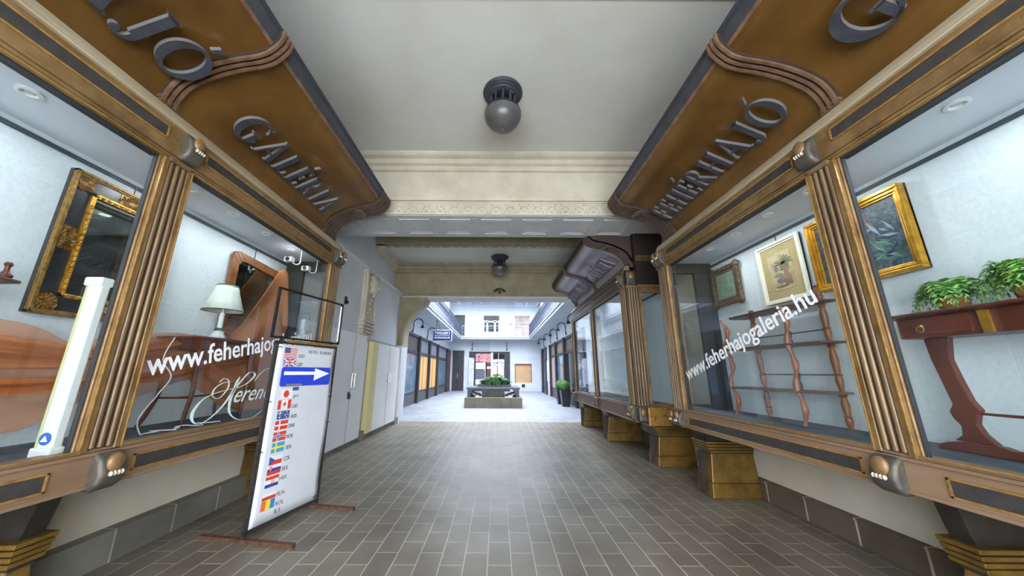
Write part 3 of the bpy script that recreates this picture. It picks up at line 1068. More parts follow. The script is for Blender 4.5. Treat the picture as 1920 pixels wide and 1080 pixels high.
canopy(-1, YN, 5.06, [2.23], [('GALÉRIA', 2.66, 4.42, .31), ('FEHÉRHAJÓ', -.3, 2.2, .33)], 'amber curved shop canopy reading GALÉRIA above the case with mirrors')
canopy(1, YN, 5.06, [2.23], [('FEHÉRHAJÓ', 4.62, 2.42, .31), ('GALÉRIA', 1.86, -.2, .33)], 'amber curved shop canopy reading FEHÉRHAJÓ above the shelf case')
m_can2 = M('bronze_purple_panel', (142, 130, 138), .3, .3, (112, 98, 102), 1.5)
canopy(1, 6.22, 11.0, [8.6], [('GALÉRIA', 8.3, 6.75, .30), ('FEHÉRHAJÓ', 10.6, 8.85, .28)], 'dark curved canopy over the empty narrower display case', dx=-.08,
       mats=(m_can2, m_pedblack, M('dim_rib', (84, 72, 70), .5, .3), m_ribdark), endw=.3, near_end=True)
# ================================================================== CEILING LANTERNS
def lantern(x, y, z, label):
    root = empty('ceiling_lantern', (x, y, z), label, 'ceiling lamp', None)
    MB().lathe([(.27, 0), (.275, -.02), (.262, -.045), (.245, -.05), (.24, -.065), (.215, -.07), (.205, -.09), (.19, -.095)], (x, y, z), 40).build('ceiling_plate', m_lip, root, smooth=True)
    MB().lathe([(.1, -.09), (.1, -.31)], (x, y, z), 20).build('core', m_black, root, smooth=True)
    c = MB()
    for k in range(10):
        a = 2 * PI * (k + .5) / 10
        px, py = x + .165 * math.cos(a), y + .165 * math.sin(a)
        c.tube([(px, py, z - .09), (px, py, z - .3)], .016, 6)
    c.lathe([(.19, -.28), (.215, -.29), (.225, -.31), (.2, -.315)], (x, y, z), 36)
    for k in range(10):
        a = 2 * PI * k / 10
        c.box(x + .17 * math.cos(a) - .02, x + .17 * math.cos(a) + .02, y + .17 * math.sin(a) - .02, y + .17 * math.sin(a) + .02, z - .12, z - .09)
    c.build('cage', m_lip, root, smooth=True)
    MB().lathe([(.2, -.3), (.24, -.325), (.25, -.35), (.235, -.365)], (x, y, z), 40).build('rim', m_black, root, smooth=True)
    pr = [(.245, -.36)] + [(.255 * math.cos(t), -.37 - .24 * math.sin(t)) for t in [i * PI / 2 / 12 for i in range(12)]] + [(.02, -.61), (.012, -.625), (.001, -.63)]
    g = MB().lathe(pr, (x, y, z), 40).build('glass_dome', M('frosted_grey_glass', (92, 92, 90), .3, .0, (76, 76, 73), 3), root, smooth=True)
    return root


lantern(.045, 3.8, 5.3, 'dark round ceiling lantern on the pale ceiling between the two amber canopies')
lantern(.03, 9.75, 5.0, 'small dark round ceiling lantern nearest the courtyard opening')

# ================================================================== EXCHANGE BOARD
A_ = Vector((-2.28, 3.45, 0))
ad = Vector((.2, .8, 0)).normalized()
nd = Vector((ad.y, -ad.x, 0))
root = empty('sign_stand', (-2.18, 3.85, 0), 'white currency exchange board with flags on a chipped black frame', 'sign stand')


def F(off=0.0):
    return (A_ + nd * off, ad, Vector((0, 0, 1)), nd)


def fbox(mb, u0, u1, v0, v1, w0, w1):
    return mb.prism([(u0, v0), (u1, v0), (u1, v1), (u0, v1)], F(), w0, w1)


fm = MB()
fbox(fm, -.02, .01, .02, 1.81, -.03, 0)
fbox(fm, .84, .87, .02, 1.81, -.03, 0)
fbox(fm, -.02, .87, .06, .085, -.03, 0)
fbox(fm, -.02, .87, 1.785, 1.81, -.03, 0)
fbox(fm, .03, .07, 1.7, 1.86, -.028, -.012)
fbox(fm, .76, .80, 1.7, 1.86, -.028, -.012)
fm.build('frame', m_paintblk, root)
fbox(MB(), .1, .86, 1.80, 1.825, 0, .012).build('brass_strip', m_bright, root)
uf = MB()
fbox(uf, -.085, -.065, 1.835, 2.365, -.025, 0)
fbox(uf, .875, .895, 1.835, 2.365, -.025, 0)
fbox(uf, -.085, .895, 1.835, 1.853, -.025, 0)
fbox(uf, -.085, .895, 2.347, 2.365, -.025, 0)
uf.build('upper_frame', m_black, root)
fbox(MB(), .86, .874, 1.87, 2.33, -.015, -.004).build('glass_remnant', m_white, root)
pw = MB()
nu, nv = 14, 20
gv, gf = [], []
for j in range(nv + 1):
    for i in range(nu + 1):
        u, v = i / nu, j / nv
        bul = .012 * math.sin(PI * u) * math.sin(PI * v) + .005 * math.sin(7 * v + 3 * u)
        uu = .012 + u * (.825 + .0) - (.012 * math.sin(3 * PI * v) if u > .9 else 0)
        p = A_ + ad * uu + nd * (.0 + bul * .5) + Vector((0, 0, .095 + v * 1.68))
        gv.append(p)
for j in range(nv):
    for i in range(nu):
        a = j * (nu + 1) + i
        gf.append((a, a + 1, a + nu + 2, a + nu + 1))
pw.add(gv, gf)
panel = pw.build('panel', m_panelw, root, smooth=True)
sm = panel.modifiers.new('thick', 'SOLIDIFY')
sm.thickness = .006
sm.offset = 1
FO = .010
cols = {'r': (206, 62, 48), 'w': (222, 222, 220), 'b': (52, 66, 150), 'sb': (70, 150, 190), 'y': (236, 212, 60), 'o': (226, 104, 56), 'pb': (56, 130, 190), 'k': (58, 58, 70), 'nb': (70, 84, 140)}
cm = {k: M('print_' + k, v, .55) for k, v in cols.items()}


def flag(name, pieces):
    """pieces: (colour key, polygon)"""
    mb = MB()
    keys = []
    for n_, (k, poly) in enumerate(pieces):
        if k not in keys:
            keys.append(k)
        mb.cur = keys.index(k)
        mb.prism(poly, F(FO), 0, .0012 + .0004 * n_)
    return mb.build(name, [cm[k] for k in keys], panel)


def R_(u0, v0, u1, v1):
    return [(u0, v0), (u1, v0), (u1, v1), (u0, v1)]


U0, U1 = .11, .262
st = [('w', R_(.085, 1.637, .245, 1.745))]
for i in range(7):
    st.append(('r', R_(.085, 1.637 + i * .0157, .245, 1.645 + i * .0157)))
st.append(('nb', R_(.085, 1.69, .155, 1.745)))
flag('striped_flag', st)
gb = [('b', R_(.088, 1.55, .25, 1.63)), ('w', [(.088, 1.56), (.1, 1.55), (.25, 1.62), (.238, 1.63)]), ('w', [(.088, 1.62), (.1, 1.63), (.25, 1.56), (.238, 1.55)]), ('w', R_(.155, 1.55, .183, 1.63)), ('w', R_(.088, 1.578, .25, 1.602)), ('r', R_(.162, 1.55, .176, 1.63)), ('r', R_(.088, 1.584, .25, 1.596))]
flag('crossed_flag', gb)
flag('disc_flag', [('w', R_(.12, 1.225, .27, 1.315)), ('r', [(.19 + .034 * math.cos(t * .35), 1.27 + .037 * math.sin(t * .35)) for t in range(18)])])
ml = [(0, .03), (.008, .014), (.022, .018), (.016, .004), (.024, -.006), (.006, -.012), (.002, -.03), (-.002, -.03), (-.006, -.012), (-.024, -.006), (-.016, .004), (-.022, .018), (-.008, .014)]
flag('leaf_flag', [('w', R_(.108, 1.12, .265, 1.21)), ('r', R_(.108, 1.12, .145, 1.21)), ('r', R_(.228, 1.12, .265, 1.21)), ('r', [(.187 + a * .9, 1.166 + b_ * .9) for a, b_ in ml])])
star = lambda cx, cy, r: [(cx + (r if i % 2 == 0 else r * .45) * math.cos(PI / 2 + i * PI / 5), cy + (r if i % 2 == 0 else r * .45) * math.sin(PI / 2 + i * PI / 5)) for i in range(10)]
flag('starred_flag', [('nb', R_(.118, 1.022, .267, 1.102)), ('w', R_(.118, 1.078, .18, 1.086)), ('r', R_(.118, 1.08, .18, 1.084)), ('w', R_(.145, 1.062, .153, 1.102)), ('w', star(.15, 1.042, .012)), ('w', star(.23, 1.09, .008)), ('w', star(.245, 1.065, .008)), ('w', star(.215, 1.06, .008)), ('w', star(.232, 1.035, .009))])
flag('red_cross_flag', [('r', R_(.113, .922, .264, 1.008)), ('w', R_(.158, .922, .172, 1.008)), ('w', R_(.113, .958, .264, .972))])
flag('outlined_cross_flag', [('r', R_(.111, .816, .262, .902)), ('w', R_(.155, .816, .180, .902)), ('w', R_(.111, .849, .262, .871)), ('b', R_(.162, .816, .173, .902)), ('b', R_(.111, .855, .262, .865))])
flag('yellow_cross_flag', [('sb', R_(.114, .71, .264, .802)), ('y', R_(.155, .71, .172, .802)), ('y', R_(.114, .748, .264, .764))])
flag('wedge_flag', [('r', R_(.113, .6, .257, .64)), ('w', R_(.113, .64, .257, .68)), ('nb', [(.113, .6), (.18, .64), (.113, .68)])])
flag('shield_flag', [('r', R_(.108, .51, .261, .54)), ('b', R_(.108, .54, .261, .568)), ('w', R_(.108, .568, .261, .596)), ('r', [(.125, .585), (.158, .585), (.155, .555), (.1415, .543), (.128, .555)]), ('w', R_(.139, .55, .144, .58)), ('w', R_(.133, .568, .15, .573))])
flag('chequered_flag', [('r', R_(.107, .468, .256, .496)), ('w', R_(.107, .43, .256, .468)), ('b', R_(.107, .4, .256, .43))] + [('r' if (i + j) % 2 else 'w', R_(.165 + i * .008, .43 + j * .01, .173 + i * .008, .44 + j * .01)) for i in range(4) for j in range(4)])
flag('white_red_flag', [('r', R_(.10, .292, .248, .322)), ('w', R_(.10, .322, .248, .352))])
flag('tricolour_flag', [('o', R_(.1, .204, .149, .288)), ('y', R_(.149, .204, .198, .288)), ('pb', R_(.198, .204, .248, .288))])
for t_, u, v, wd in (('USD', .27, 1.645, .085), ('GBP', .265, 1.553, .08), ('JPY', .28, 1.213, .075), ('CAD', .28, 1.12, .08), ('AUD', .288, 1.018, .08), ('DKK', .28, .925, .08), ('NOK', .272, .822, .085), ('SEK', .285, .715, .075), ('CZK', .283, .607, .075), ('SKK', .275, .515, .08), ('HRK', .262, .43, .095), ('PLN', .26, .29, .09), ('ROL', .265, .203, .095), ('ILS', .262, .138, .07)):
    tb = MB()
    text_into(tb, t_, (A_ + nd * FO + ad * u + Vector((0, 0, v)), ad, Vector((0, 0, 1)), nd), 0, .0015, width=wd, height=.038)
    tb.build('currency_code', cm['k'], panel)
for t_, u in (('VETEL', .40), ('ELADAS', .58)):
    tb = MB()
    text_into(tb, t_, (A_ + nd * FO + ad * u + Vector((0, 0, 1.70)), ad, Vector((0, 0, 1)), nd), 0, .0015, width=.15 if u < .5 else .18, height=.032)
    tb.build('heading_word', cm['k'], panel)
ap = MB()
rc = []
for (cx, cy, a0) in ((.755, 1.375, -90), (.755, 1.515, 0), (.115, 1.515, 90), (.115, 1.375, 180)):
    for k in range(5):
        a = math.radians(a0 + k * 22.5)
        rc.append((cx + .03 * math.cos(a), cy + .03 * math.sin(a)))
ap.prism(rc, F(FO), 0, .006)
plate = ap.build('arrow_plate', m_blue, root)
MB().prism([(.115, 1.462), (.53, 1.462), (.53, 1.398), (.765, 1.475), (.53, 1.535), (.53, 1.497), (.115, 1.497)], F(FO), .006, .0075).build('white_arrow', m_decal, plate)
MB().prism(R_(.16, 1.348, .37, 1.37), F(FO), .006, .009).build('grey_tape', M('grey_tape', (120, 120, 132), .6), plate)
MB().prism(R_(.26, 1.3, .34, 1.335), F(FO), .0, .003).build('blue_strip', cm['nb'], panel)
bl = MB()
for u, v in ((-.005, .74), (-.005, 1.2), (.02, 1.74), (.84, 1.2), (.85, .9), (.8, .12)):
    c = A_ + ad * u + Vector((0, 0, v))
    bl.tube([c - ad * .03 + nd * .01, c + nd * .016 + Vector((0, 0, .01)), c + ad * .03 + nd * .01], .004, 5)
bl.build('wire_ties', m_black, root, smooth=True)
ft = MB()
for (c0, c1) in (((-2.75, 3.53), (-1.79, 3.37)), ((-2.55, 4.34), (-1.60, 4.18))):
    a, b_ = Vector((*c0, .012)), Vector((*c1, .012))
    d = (b_ - a).normalized()
    q = Vector((-d.y, d.x, 0)) * .022
    f_ = MB().hexa([a - q - Vector((0, 0, .012)), b_ - q - Vector((0, 0, .012)), b_ + q - Vector((0, 0, .012)), a + q - Vector((0, 0, .012)), a - q + Vector((0, 0, .016)), b_ - q + Vector((0, 0, .016)), b_ + q + Vector((0, 0, .016)), a + q + Vector((0, 0, .016))])
    f_.build('foot', m_rust, root)

# ================================================================== CONTENTS, LEFT CASE
def gilt_mirror():
    y0, y1, z0, z1 = 2.29, 3.16, 1.90, 3.05
    X = -BK + .02
    root = empty('framed_mirror', (X, (y0 + y1) / 2, z0), 'large mirror in a black and gilt carved frame hanging in the case', 'mirror')
    MB().box(X, X + .03, y0, y1, z0, z1).build('backing', m_inset, root)

    def rect(mb, o, wd, x0, x1):
        for a in ((y0 + o, y1 - o, z0 + o, z0 + o + wd), (y0 + o, y1 - o, z1 - o - wd, z1 - o), (y0 + o, y0 + o + wd, z0 + o, z1 - o), (y1 - o - wd, y1 - o, z0 + o, z1 - o)):
            mb.box(X + x0, X + x1, *a)
    a = MB()
    rect(a, 0, .022, .03, .065)
    rect(a, .022, .012, .03, .055)
    a.build('outer_moulding', M('gilt_outer', (176, 134, 62), .35, .5, (96, 66, 30), 30, .3, 120), root, bevel=.004)
    b_ = MB()
    rect(b_, .034, .105, .03, .042)
    b_.build('black_band', M('ebonised_band', (38, 40, 44), .35), root)
    c = MB()
    o, wd = .138, .032
    m_leafgold = M('gold_leaf_carving', (226, 172, 66), .3, .7, (150, 100, 34), 30, .3, 100)
    rect(c, o, wd, .03, .06)
    for z in [z0 + .17 + i * .045 for i in range(int((z1 - z0 - .34) / .045))]:
        for y in (y0 + o + wd / 2, y1 - o - wd / 2):
            c.ell((X + .062, y, z), (.01, .012, .02), 6, 5)
    for y in [y0 + .17 + i * .045 for i in range(int((y1 - y0 - .34) / .045))]:
        for z in (z0 + o + wd / 2, z1 - o - wd / 2):
            c.ell((X + .062, y, z), (.01, .02, .012), 6, 5)
    c.build('inner_moulding', m_leafgold, root, smooth=True)
    d = MB()
    rnd = random.Random(3)

    def leafpatch(yc, zc, hy, hz, n):
        d.box(X + .03, X + .046, yc - hy, yc + hy, zc - hz, zc + hz)
        for k in range(n):
            a_ = rnd.uniform(0, 2 * PI)
            r_ = rnd.uniform(.25, .95)
            yy, zz = yc + hy * r_ * math.cos(a_), zc + hz * r_ * math.sin(a_)
            L_ = rnd.uniform(.014, .028)
            d.tube([(X + .045, yy, zz), (X + .056, yy + L_ * .5 * math.cos(a_), zz + L_ * .5 * math.sin(a_)), (X + .045, yy + L_ * math.cos(a_), zz + L_ * math.sin(a_))], .004, 5, rr=[.002, .007, .001])
    for yc in (y0 + .09, y1 - .09):
        for zc in (z0 + .09, z1 - .09):
            leafpatch(yc, zc, .055, .055, 70)
        leafpatch(yc, (z0 + z1) / 2 + .02, .05, .09, 90)
    for zc in (z0 + .09, z1 - .09):
        leafpatch((y0 + y1) / 2, zc, .1, .05, 90)
    d.build('carved_ornament', M('antique_gold_ornament', (168, 124, 60), .4, .5, (92, 62, 30), 25), root, smooth=True)
    MB().box(X + .03, X + .036, y0 + .165, y1 - .165, z0 + .165, z1 - .165).build('mirror_glass', m_mirror, root)
    MB().tube([(X + .03, (y0 + y1) / 2, z1 - .02), (X + .02, (y0 + y1) / 2, 3.15)], .004, 5).build('hanging_cord', m_black, root)


gilt_mirror()


def small_mirror():
    X = -BK + .02
    root = empty('framed_mirror', (X, 4.4, 1.96), 'smaller mirror in a plain brown wooden frame half covered by orange cloth', 'mirror')
    y0, y1, z0, z1 = 3.93, 4.9, 1.93, 3.0

    def outl(o):
        r = .07
        return [(y0 + o, z0 + o), (y1 - o, z0 + o), (y1 - o, z1 - .1 - o * .4), (y1 - o - .05, z1 - .04 - o), (y0 + .09 + o, z1 - o), (y0 + o + .03, z1 - .02 - o), (y0 + o, z1 - .07 - o)]
    fr_ = ((X, 0, 0), (0, 1, 0), (0, 0, 1), (1, 0, 0))
    A1, B1 = outl(0), outl(.11)
    m = MB()
    for i in range(7):
        j = (i + 1) % 7
        m.prism([A1[i], A1[j], B1[j], B1[i]], fr_, 0, .045)
    m.build('wooden_frame', M('orange_brown_wood', (142, 90, 52), .4, 0, (108, 64, 36), 6), root, bevel=.006)
    m = MB()
    m.prism(outl(.1), fr_, .005, .02)
    m.build('mirror_glass', m_mirror, root)
    MB().tube([(X + .02, 4.3, z1 - .03), (X + .02, 4.3, 3.14)], .005, 5).build('hanging_cord', m_black, root)


small_mirror()


def sheet(name, ys, top, bot, x0, amp, freq, mat, parent=None, phase=0, nz=26, th=.003, lean=0.0):
    mb = MB()
    n = len(ys)
    vs_ = []
    for j in range(nz + 1):
        t = j / nz
        for i, y in enumerate(ys):
            zt, zb = lerp(top, y), lerp(bot, y)
            z = zt + (zb - zt) * t
            wv = math.sin(freq * t * 2 * PI + phase + 1.7 * math.sin(y * 2.1)) * amp * (.3 + .7 * math.sin(PI * min(1, t * 1.2) * .9 + .2))
            wv += amp * .4 * math.sin(y * 9 + t * 5)
            vs_.append((x0 + wv + lean * t, y, z))
    fs = [(j * n + i, j * n + i + 1, (j + 1) * n + i + 1, (j + 1) * n + i) for j in range(nz) for i in range(n - 1)]
    mb.add(vs_, fs)
    o = mb.build(name, mat, parent, smooth=True)
    md = o.modifiers.new('thick', 'SOLIDIFY')
    md.thickness = th
    return o


m_or1 = M_cloth('orange_organza', (216, 146, 96), .52)
m_or2 = M_cloth('pale_orange_organza', (222, 160, 116), .42)
m_or3 = M_cloth('deep_orange_fold', (206, 128, 72), .7)
drape = empty('sheer_drape', (-3.15, 2.8, 1.5), 'sheer orange fabric swagged across the case over the small table', 'drape')
ys = [0.6 + i * .09 for i in range(40)]
sheet('sheer_layer', ys, [(.6, 1.6), (1.3, 1.8), (2.0, 1.83), (2.26, 1.80), (2.5, 1.70), (2.8, 1.78), (3.0, 1.83), (3.3, 1.87), (3.5, 1.865), (4.2, 1.86)], [(.6, 1.3), (1.3, 1.12), (2.2, 1.09), (2.4, 1.13), (2.6, 1.26), (2.97, 1.26), (3.3, 1.36), (3.8, 1.46), (4.2, 1.5)], -3.19, .036, 3.4, m_or2, drape)
sheet('upper_fold', ys, [(.6, 1.56), (1.3, 1.7), (2.0, 1.72), (2.26, 1.69), (2.5, 1.655), (2.9, 1.74), (3.3, 1.845), (3.5, 1.85), (4.2, 1.84)], [(.6, 1.42), (2.1, 1.5), (2.5, 1.52), (3.0, 1.56), (3.5, 1.62), (4.2, 1.7)], -3.10, .032, 2.6, m_or1, drape, 1.3)
sheet('lower_fold', ys, [(.6, 1.44), (2.15, 1.45), (2.5, 1.44), (3.0, 1.5), (3.6, 1.62), (4.2, 1.7)], [(.6, 1.33), (2.18, 1.345), (2.5, 1.38), (3.0, 1.40), (3.6, 1.5), (4.2, 1.6)], -3.05, .02, 1.5, m_or3, drape, .5)
y2 = [3.55 + i * .05 for i in range(29)]
sheet('hanging_fall', y2, [(3.55, 1.62), (3.8, 1.72), (4.1, 2.05), (4.4, 2.6), (4.6, 2.93), (4.72, 2.99), (4.82, 2.93), (4.95, 2.3)], [(3.55, 1.42), (3.7, 1.3), (4.0, 1.12), (4.3, 1.04), (4.95, 1.02)], -3.2, .03, 2.2, M_cloth('orange_fall', (218, 152, 102), .62), drape, 2.0, nz=34)
sheet('front_fall', [3.4 + i * .06 for i in range(22)], [(3.4, 1.7), (3.8, 1.72), (4.2, 1.8), (4.7, 1.95)], [(3.4, 1.55), (3.6, 1.42), (3.9, 1.12), (4.2, 1.03), (4.7, 1.02)], -3.06, .03, 1.7, m_or1, drape, .8)

# small table under the cloth
tb_ = empty('side_table', (-3.06, 3.6, .99), 'slim dark red table with curved legs under the orange cloth', 'table')
MB().box(-3.30, -2.84, 3.2, 4.05, 1.80, 1.825).build('table_top', m_mah, tb_, bevel=.006)
MB().box(-3.27, -2.88, 3.25, 4.0, 1.70, 1.80).build('apron', m_mah, tb_)
for (x, y, dx, dy) in ((-3.24, 3.28, -.0, -.12), (-2.92, 3.28, .0, -.02), (-2.92, 3.97, .0, .0), (-3.24, 3.97, 0, .04)):
    cv = catmull([(x, y, 1.72), (x, y + .01, 1.5), (x, y + .02, 1.3), (x + dx * .4, y + dy * .4, 1.12), (x + dx, y + dy, .99)], 5)
    MB().tube(cv, .02, 8, rr=[.024 - .009 * i / len(cv) for i in range(len(cv))]).build('leg', m_mah, tb_, smooth=True)
MB().tube([(-3.24, 3.29, 1.25), (-2.92, 3.3, 1.25)], .01, 6).tube([(-3.24, 3.98, 1.25), (-2.92, 3.97, 1.25)], .01, 6).tube([(-3.08, 3.3, 1.25), (-3.08, 3.97, 1.25)], .01, 6).build('stretcher', m_mah, tb_)

# table lamp
LX, LY, LZ = -3.05, 3.6, 1.842
lp = empty('table_lamp', (LX, LY, LZ), 'white porcelain table lamp with a pleated green-edged shade', 'lamp')
m_porc = M('white_porcelain', (232, 236, 230), .25)
m_trimg = M('green_trim', (60, 92, 70), .6)
MB().lathe([(.075, 0), (.078, .012), (.062, .03), (.048, .06), (.05, .075), (.03, .085)], (LX, LY, LZ), 8).build('base', m_porc, lp, smooth=True, auto=25)
MB().lathe([(.03, .083), (.036, .09), (.036, .105), (.026, .112)], (LX, LY, LZ), 20).build('green_ring', m_trimg, lp, smooth=True)
MB().lathe([(.024, .11), (.026, .14), (.024, .15), (.026, .18), (.024, .2), (.026, .23), (.022, .25), (.028, .262), (.012, .28), (.012, .33)], (LX, LY, LZ), 20).build('stem', m_porc, lp, smooth=True)
pts = []
shp = MB()
nn_ = 48
vs_ = []
for (r, h) in ((.185, .30), (.15, .4), (.12, .5), (.098, .585)):
    for j in range(nn_):
        a = 2 * PI * j / nn_
        rr_ = r * (1 + (.012 if j % 4 < 2 else -.004))
        vs_.append((LX + rr_ * math.cos(a), LY + rr_ * math.sin(a), LZ + h))
shp.add(vs_, [(i * nn_ + j, i * nn_ + (j + 1) % nn_, (i + 1) * nn_ + (j + 1) % nn_, (i + 1) * nn_ + j) for i in range(3) for j in range(nn_)])
sh_ = shp.build('lamp_shade', M('cream_shade', (226, 232, 220), .7), lp, smooth=True, auto=12)
sm_ = sh_.modifiers.new('t', 'SOLIDIFY')
sm_.thickness = .004
for r, h in ((.187, .30), (.1, .585)):
    ring = [(LX + r * math.cos(2 * PI * k / 32), LY + r * math.sin(2 * PI * k / 32), LZ + h) for k in range(33)]
    MB().tube(ring, .0045, 5, caps=False).build('shade_trim', m_trimg, sh_)

# light tube leaning in the near corner
lt = empty('light_fitting', (-2.70, 2.17, ZT), 'long white fluorescent light fitting standing upright behind the pane', 'light fitting')
MB().box(-2.755, -2.665, 2.14, 2.2, 1.04, 2.07).build('housing', m_white, lt, bevel=.012)
MB().box(-2.77, -2.755, 2.145, 2.2, 1.05, 2.06).build('yellowed_cover', M('aged_cover', (206, 204, 150), .4), lt)
MB().box(-2.78, -2.655, 2.13, 2.21, .992, 1.05).box(-2.78, -2.66, 2.13, 2.21, 2.05, 2.11).build('end_cap', m_white, lt, bevel=.01)
MB().lathe([(.036, 0), (.036, .002)], (-2.71, 2.137, 1.1), 20, 'Y').build('round_sticker', M('sticker_blue', (60, 110, 190), .5), lt)
MB().prism([(-2.73, 1.085), (-2.69, 1.085), (-2.71, 1.118)], XZ((0, 2.132, 0)), 0, .004).build('sticker_triangle', m_decal, lt)

# wall shelf at the left edge
ws = empty('wall_shelf', (-3.3, 1.85, 1.9), 'carved wooden wall shelf with a small turned finial at the frame edge', 'shelf')
MB().prism([(-3.38, 1.5), (-3.38, 2.0), (-3.3, 2.12), (-3.16, 2.11), (-3.06, 1.9), (-3.06, 1.5)], ((0, 0, 2.05), (1, 0, 0), (0, 1, 0), (0, 0, 1)), 0, .02).build('shelf_board', m_walnutdk, ws, bevel=.006)
MB().prism([(1.6, 2.05), (2.0, 2.05), (2.02, 1.98), (1.97, 1.9), (1.99, 1.84), (1.93, 1.76), (1.85, 1.72), (1.7, 1.7)], YZ((-3.3, 0, 0)), 0, .03).build('bracket', M('orange_walnut', (176, 104, 52), .35, 0, (120, 66, 34), 7), ws, bevel=.008)
MB().lathe([(.03, 0), (.034, .015), (.02, .03), (.012, .045), (.012, .07), (.02, .085), (.014, .1)], (-3.15, 2.02, 2.07), 16).build('finial', m_mah, ws, smooth=True)

# white spotlights on hooked arms
def spot(x, y, z, g, label):
    r = empty('spotlight', (x, y, z), label, 'spotlight')
    pts = catmull([(x, y, 3.205), (x + .0, y, 3.08), (x, y - .01, 3.0), (x - .03, y - .04, 2.97), (x - .07, y - .07, 2.99)], 5)
    MB().tube(pts, .008, 8).build('hooked_arm', m_white, r, smooth=True)
    MB().box(x - .16, x - .05, y - .13, y - .05, 2.99, 3.06).build('head', m_white, r, bevel=.01)
    MB().lathe([(.026, 0), (.028, -.012), (.018, -.012)], (x - .105, y - .13, 3.025), 16, 'Y').build('lens', m_black, r, smooth=True)


spot(-2.85, 4.50, 3.0, 0, 'white hooked spotlight hanging in the case beside the brown mirror')
spot(-2.85, 4.92, 3.0, 0, 'white hooked spotlight hanging at the dark end frame of the case')

# tangled white cable on the case floor
cb = MB()
P = [(-3.02, 3.1, 1.8), (-3.0, 3.02, 1.6), (-2.95, 3.08, 1.45), (-2.93, 2.98, 1.3), (-2.92, 2.86, 1.12), (-2.9, 2.88, 1.005)]
rn = random.Random(5)
for k in range(16):
    P.append((-2.86 + rn.uniform(-.08, .08), 2.86 + k * .045, 1.0 + rn.uniform(0, .014)))
cb.tube(catmull(P, 6), .005, 6)
tag(cb.build('tangled_cable', m_white, smooth=True), 'thin white cable hanging and tangled on the case floor below the table', 'cable')

# ================================================================== CONTENTS, RIGHT CASE
def M_paint(name, stops, scale, dist=2.5, stretch=(1, 1, 1), seed=0):
    m, nt, b = new_mat(name)
    o, f = noise_ramp(nt, stops, scale, 3, .55, stretch, dist)
    nt.links.new(o, b.inputs['Base Color'])
    b.inputs['Roughness'].default_value = .45
    return m


def frame_rect(mb, X, y0, y1, z0, z1, o, wd, xa, xb):
    for a in ((y0 + o, y1 - o, z0 + o, z0 + o + wd), (y0 + o, y1 - o, z1 - o - wd, z1 - o), (y0 + o, y0 + o + wd, z0 + o + wd, z1 - o - wd), (y1 - o - wd, y1 - o, z0 + o + wd, z1 - o - wd)):
        mb.box(X - xb, X - xa, *a)


XB = BK - .02
p1 = empty('framed_painting', (XB, 2.87, 2.3), 'large dark painting of pale leaves in a bright gold frame', 'painting')
m_goldf = M('bright_gold_frame', (222, 166, 44), .28, .65, (172, 118, 30), 14)
y0, y1, z0, z1 = 2.44, 3.31, 2.31, 3.05
MB().box(XB - .02, XB, y0, y1, z0, z1).build('backing', m_walnutdk, p1)
f = MB()
frame_rect(f, XB, y0, y1, z0, z1, 0, .03, 0, .075)
frame_rect(f, XB, y0, y1, z0, z1, .03, .025, 0, .06)
frame_rect(f, XB, y0, y1, z0, z1, .055, .018, 0, .045)
f.build('gold_frame', m_goldf, p1, bevel=.006)
cv_ = MB().box(XB - .03, XB - .02, y0 + .07, y1 - .07, z0 + .07, z1 - .07).build('canvas', M_paint('dark_blue_painting', [(.3, (22, 26, 40)), (.42, (36, 44, 62)), (.5, (84, 102, 116)), (.55, (30, 40, 52)), (.62, (52, 84, 78)), (.7, (28, 34, 46)), (.8, (92, 66, 60))], 5.5, 3.5, stretch=(1, 1, 1.6)), p1)
lf = MB()
rn = random.Random(11)
m_l1, m_l2, m_l3 = M('paint_pale', (128, 146, 160), .5), M('paint_green', (70, 112, 96), .5), M('paint_mauve', (120, 84, 76), .5)
for k in range(60):
    lf.cur = rn.choice([0, 0, 1, 1, 2])
    cy, cz = rn.uniform(y0 + .17, y1 - .17), rn.uniform(z0 + .13, z0 + .48)
    if lf.cur == 2:
        cz = rn.uniform(z1 - .24, z1 - .17)
        cy = rn.uniform(y0 + .3, y0 + .5)
    a = rn.uniform(-.5, 1.1)
    L_ = rn.uniform(.04, .09)
    wd_ = L_ * .18
    d = Vector((math.cos(a), math.sin(a)))
    q = Vector((-d.y, d.x))
    pts = [Vector((cy, cz)) - d * L_, Vector((cy, cz)) - d * L_ * .2 + q * wd_, Vector((cy, cz)) + d * L_, Vector((cy, cz)) + q * -wd_]
    lf.prism([tuple(p) for p in pts], YZ((XB - .032 - k * .00005, 0, 0)), 0, .002)
lf.build('painted_leaves', [m_l1, m_l2, m_l3], cv_)
MB().tube([(XB - .01, 2.87, 3.04), (XB - .01, 2.87, 3.15)], .005, 5).build('hanging_hook', m_black, p1)

p2 = empty('framed_watercolour', (XB, 3.73, 2.3), 'palm tree watercolour with wide mount in a white frame', 'painting')
y0, y1, z0, z1 = 3.43, 4.04, 2.31, 3.05
MB().box(XB - .02, XB, y0, y1, z0, z1).build('backing', m_walnutdk, p2)
f = MB()
frame_rect(f, XB, y0, y1, z0, z1, 0, .03, 0, .05)
frame_rect(f, XB, y0, y1, z0, z1, .03, .02, 0, .035)
f.build('white_frame', M('cream_white_frame', (224, 220, 202), .5), p2, bevel=.004)
MB().box(XB - .026, XB - .02, y0 + .045, y1 - .045, z0 + .045, z1 - .045).build('mount', M('kraft_mount', (176, 156, 112), .8, c2=(164, 144, 100)), p2)
MB().box(XB - .029, XB - .026, y0 + .15, y1 - .14, z0 + .15, z1 - .14).build('sheet', M_paint('watercolour_wash', [(.3, (190, 172, 130)), (.5, (182, 166, 126)), (.62, (160, 148, 118)), (.8, (132, 120, 102))], 4), p2)
wc = MB()
